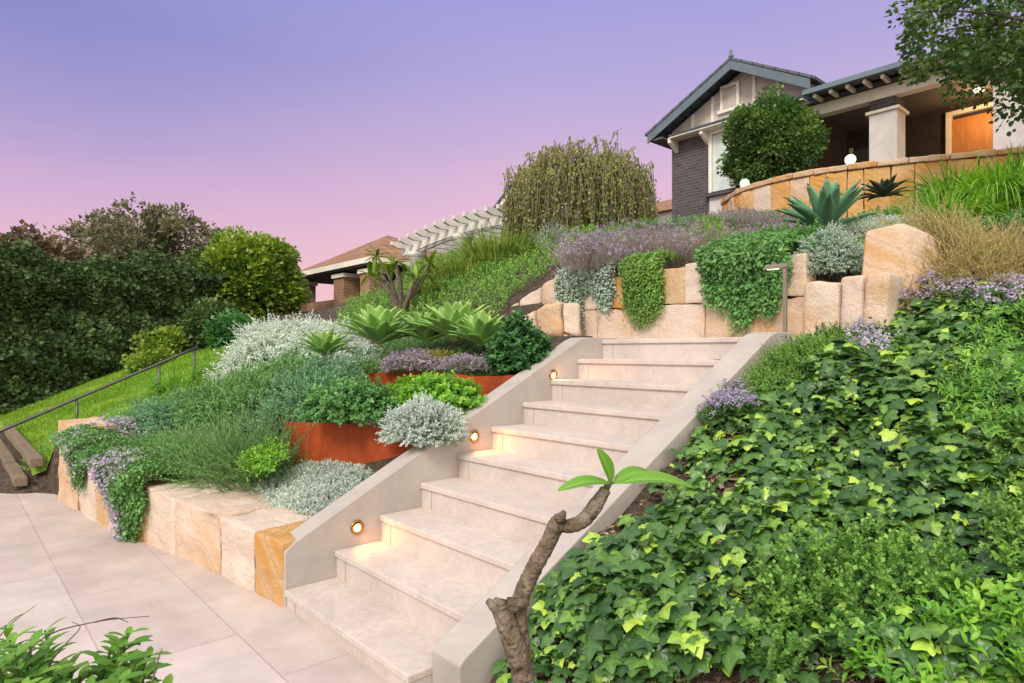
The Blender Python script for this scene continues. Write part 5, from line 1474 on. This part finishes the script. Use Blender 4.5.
# ---- foreground shrub at the lower left
def near_shrub():
    t = thing('leafy_shrub', 'leafy green shrub with upright shoots in the bottom left foreground', 'shrub', (-2.2, .25, 0))
    sh = [(10, 640, 1.75), (28, 660, 1.7), (42, 645, 1.8), (0, 668, 1.6), (52, 672, 1.65), (70, 660, 1.8), (88, 690, 1.6), (110, 650, 1.75), (128, 633, 1.8), (135, 665, 1.7), (150, 655, 1.78), (120, 680, 1.6), (165, 690, 1.65), (-15, 640, 1.8), (20, 690, 1.5), (60, 695, 1.5), (-20, 670, 1.6), (140, 700, 1.55), (100, 705, 1.5), (45, 630, 1.95), (5, 625, 1.9), (30, 642, 1.7), (62, 676, 1.7), (-5, 652, 1.65), (80, 676, 1.72), (15, 655, 1.6), (35, 676, 1.6), (118, 662, 1.7), (124, 645, 1.76), (145, 672, 1.7), (105, 690, 1.62), (72, 690, 1.7), (48, 655, 1.75)]
    base = np.array((-2.12, .2, -.02))
    tips = np.array([at(x, y, d) for x, y, d in sh])
    n0 = len(tips)
    mid = base + (tips - base) * .55 + np.array((0, 0, -.02)) + rdir(n0) * .05
    tt = np.linspace(0, 1, 9)
    path = ((1 - tt) ** 2)[None, :, None] * base + (2 * tt * (1 - tt))[None, :, None] * mid[:, None] + (tt ** 2)[None, :, None] * tips[:, None]
    build('stems', [stemtubes(path, .006, .5)], STEMG, t)
    ch = []
    for i in range(40):
        s = (.5 + .5 * (i + .5) / 40) * 8; j = int(s); fr = s - j
        p = path[:, j] * (1 - fr) + path[:, min(j + 1, 8)] * fr
        tg = nrm(path[:, min(j + 1, 8)] - path[:, max(j - 1, 0)])
        ph = i * 2.4 + rng.uniform(0, .6, n0)
        A = nrm(tg * .55 + perp(tg, ph) * .75)
        ch.append(scatter(p, A, nrm(tg + UPV * .5), (.09 - .03 * i / 40) * rng.uniform(.8, 1.2, n0), T_LANC, np.clip(rng.normal(.05 + .6 * i / 40, .14, n0), 0, 1)))
    build('foliage', ch, leafmat('near_leaf', [(.045, .13, .02), (.09, .20, .03), (.19, .32, .05)], .35, .38, gain=1.7), t)
near_shrub()
# thin bare twigs reaching over the paving
tw = [[(0, 700, 1.5), (40, 640, 1.75), (95, 622, 1.9), (150, 616, 2.0)], [(30, 690, 1.6), (60, 650, 1.8), (80, 628, 1.95), (72, 622, 2.0)], [(-20, 660, 1.8), (10, 625, 2.1), (35, 606, 2.2)], [(95, 622, 1.9), (115, 618, 1.93), (128, 622, 1.95)], [(150, 690, 1.6), (158, 660, 1.7), (162, 648, 1.75)]]
V, F = merge([tube(spline([tuple(at(*q)) for q in p_], 14), np.linspace(.0028, .0009, 14), 6) for p_ in tw])
o = mesh_tris('bare_twigs', V, F, TWIG, smooth=True)
tag(o, 'thin bare brown twigs reaching over the paving above the foreground shrub', 'twigs')

# ------------------------------------------------------------------ sky, sun, camera
w = bpy.data.worlds.new('World'); sc.world = w; w.use_nodes = True
nt = w.node_tree; n = nt.nodes; l = nt.links; n.clear()
SUN_EL, SUN_AZ = R(40), R(200)      # behind the viewer, high, behind thin cloud
tc = N(n, 'ShaderNodeTexCoord')
sx = N(n, 'ShaderNodeSeparateXYZ'); l.new(tc.outputs['Generated'], sx.inputs[0])
# dusk colours by height
lf = N(n, 'ShaderNodeVectorMath', operation='DOT_PRODUCT'); lf.inputs[1].default_value = (-C, -S, 0)
l.new(tc.outputs['Generated'], lf.inputs[0])
lm_ = N(n, 'ShaderNodeMapRange', interpolation_type='SMOOTHSTEP', i_1=-.1, i_2=.68, i_3=0.0, i_4=1.0); l.new(lf.outputs['Value'], lm_.inputs[0])
# faint streaky cloud
mp_ = N(n, 'ShaderNodeMapping'); mp_.inputs['Scale'].default_value = (2, 2, 9); l.new(tc.outputs['Generated'], mp_.inputs[0])
cl = N(n, 'ShaderNodeTexNoise', i_Scale=1.6, i_Detail=4.0, i_Roughness=.55); l.new(mp_.outputs[0], cl.inputs['Vector'])
cm = N(n, 'ShaderNodeMath', operation='MULTIPLY_ADD', i_1=.05, i_2=-.025); l.new(cl.outputs[0], cm.inputs[0])
zz = N(n, 'ShaderNodeMath', operation='ADD'); l.new(sx.outputs[2], zz.inputs[0]); l.new(cm.outputs[0], zz.inputs[1])
rc_ = ramp(n, [(.0, (.78, .47, .47)), (.15, (.77, .47, .53)), (.24, (.66, .43, .58)), (.35, (.45, .365, .61)), (.48, (.318, .303, .62)), (.72, (.38, .39, .63)), (1, (.652, .661, .748))])
rl_ = ramp(n, [(.0, (.76, .45, .48)), (.12, (.73, .44, .52)), (.20, (.56, .37, .56)), (.29, (.35, .29, .54)), (.40, (.205, .215, .50)), (.72, (.33, .35, .58)), (1, (.652, .661, .748))])
l.new(zz.outputs[0], rc_.inputs[0]); l.new(zz.outputs[0], rl_.inputs[0])
rp_ = N(n, 'ShaderNodeMix', data_type='RGBA'); l.new(lm_.outputs[0], rp_.inputs[0]); l.new(rc_.outputs[0], rp_.inputs[6]); l.new(rl_.outputs[0], rp_.inputs[7])
# unseen sky behind the viewer made brighter, added to light the scene
dt = N(n, 'ShaderNodeVectorMath', operation='DOT_PRODUCT')
dt.inputs[1].default_value = (S, -C, .55)
l.new(tc.outputs['Generated'], dt.inputs[0])
mr = N(n, 'ShaderNodeMapRange', interpolation_type='SMOOTHSTEP', i_1=.0, i_2=.9, i_3=0.0, i_4=1.0)
l.new(dt.outputs['Value'], mr.inputs[0])
mx = N(n, 'ShaderNodeMix', data_type='RGBA')
l.new(mr.outputs[0], mx.inputs[0]); l.new(rp_.outputs[2], mx.inputs[6]); mx.inputs[7].default_value = (1.45, 1.36, 1.22, 1)
sky = N(n, 'ShaderNodeTexSky', sky_type='NISHITA', sun_disc=False, sun_elevation=SUN_EL, sun_rotation=SUN_AZ)
sky.air_density = 1.0; sky.dust_density = 1.0
bg1 = N(n, 'ShaderNodeBackground', i_1=1.0); l.new(mx.outputs[2], bg1.inputs[0])
bg2 = N(n, 'ShaderNodeBackground', i_1=.004); l.new(sky.outputs[0], bg2.inputs[0])
ad = N(n, 'ShaderNodeAddShader'); l.new(bg1.outputs[0], ad.inputs[0]); l.new(bg2.outputs[0], ad.inputs[1])
wo = N(n, 'ShaderNodeOutputWorld'); l.new(ad.outputs[0], wo.inputs[0])
sd = bpy.data.lights.new('sun', 'SUN'); sd.energy = 2.1; sd.angle = R(14); sd.color = (1, .94, .88)
so = bpy.data.objects.new('sun', sd); COL.objects.link(so)
# light travels away from the viewer, from the upper left behind
so.rotation_euler = Vector((-.28, .66, -.60)).to_track_quat('-Z', 'Y').to_euler()

cd = bpy.data.cameras.new('camera'); co = bpy.data.objects.new('camera', cd); COL.objects.link(co)
co.location = (0, 0, EYE); co.rotation_euler = (R(90), 0, AL)
cd.sensor_width = 36; cd.lens = FPX / 1024 * 36; cd.shift_y = (YH - 341.5) / 1024
cd.clip_start = .05; cd.clip_end = 500
sc.camera = co
sc.view_settings.view_transform = 'Standard'; sc.view_settings.look = 'None'; sc.view_settings.exposure = .2; sc.view_settings.gamma = 1
sc.view_settings.use_curve_mapping = False
sc.cycles.max_bounces = 6; sc.cycles.diffuse_bounces = 3; sc.cycles.transmission_bounces = 4; sc.cycles.transparent_max_bounces = 4
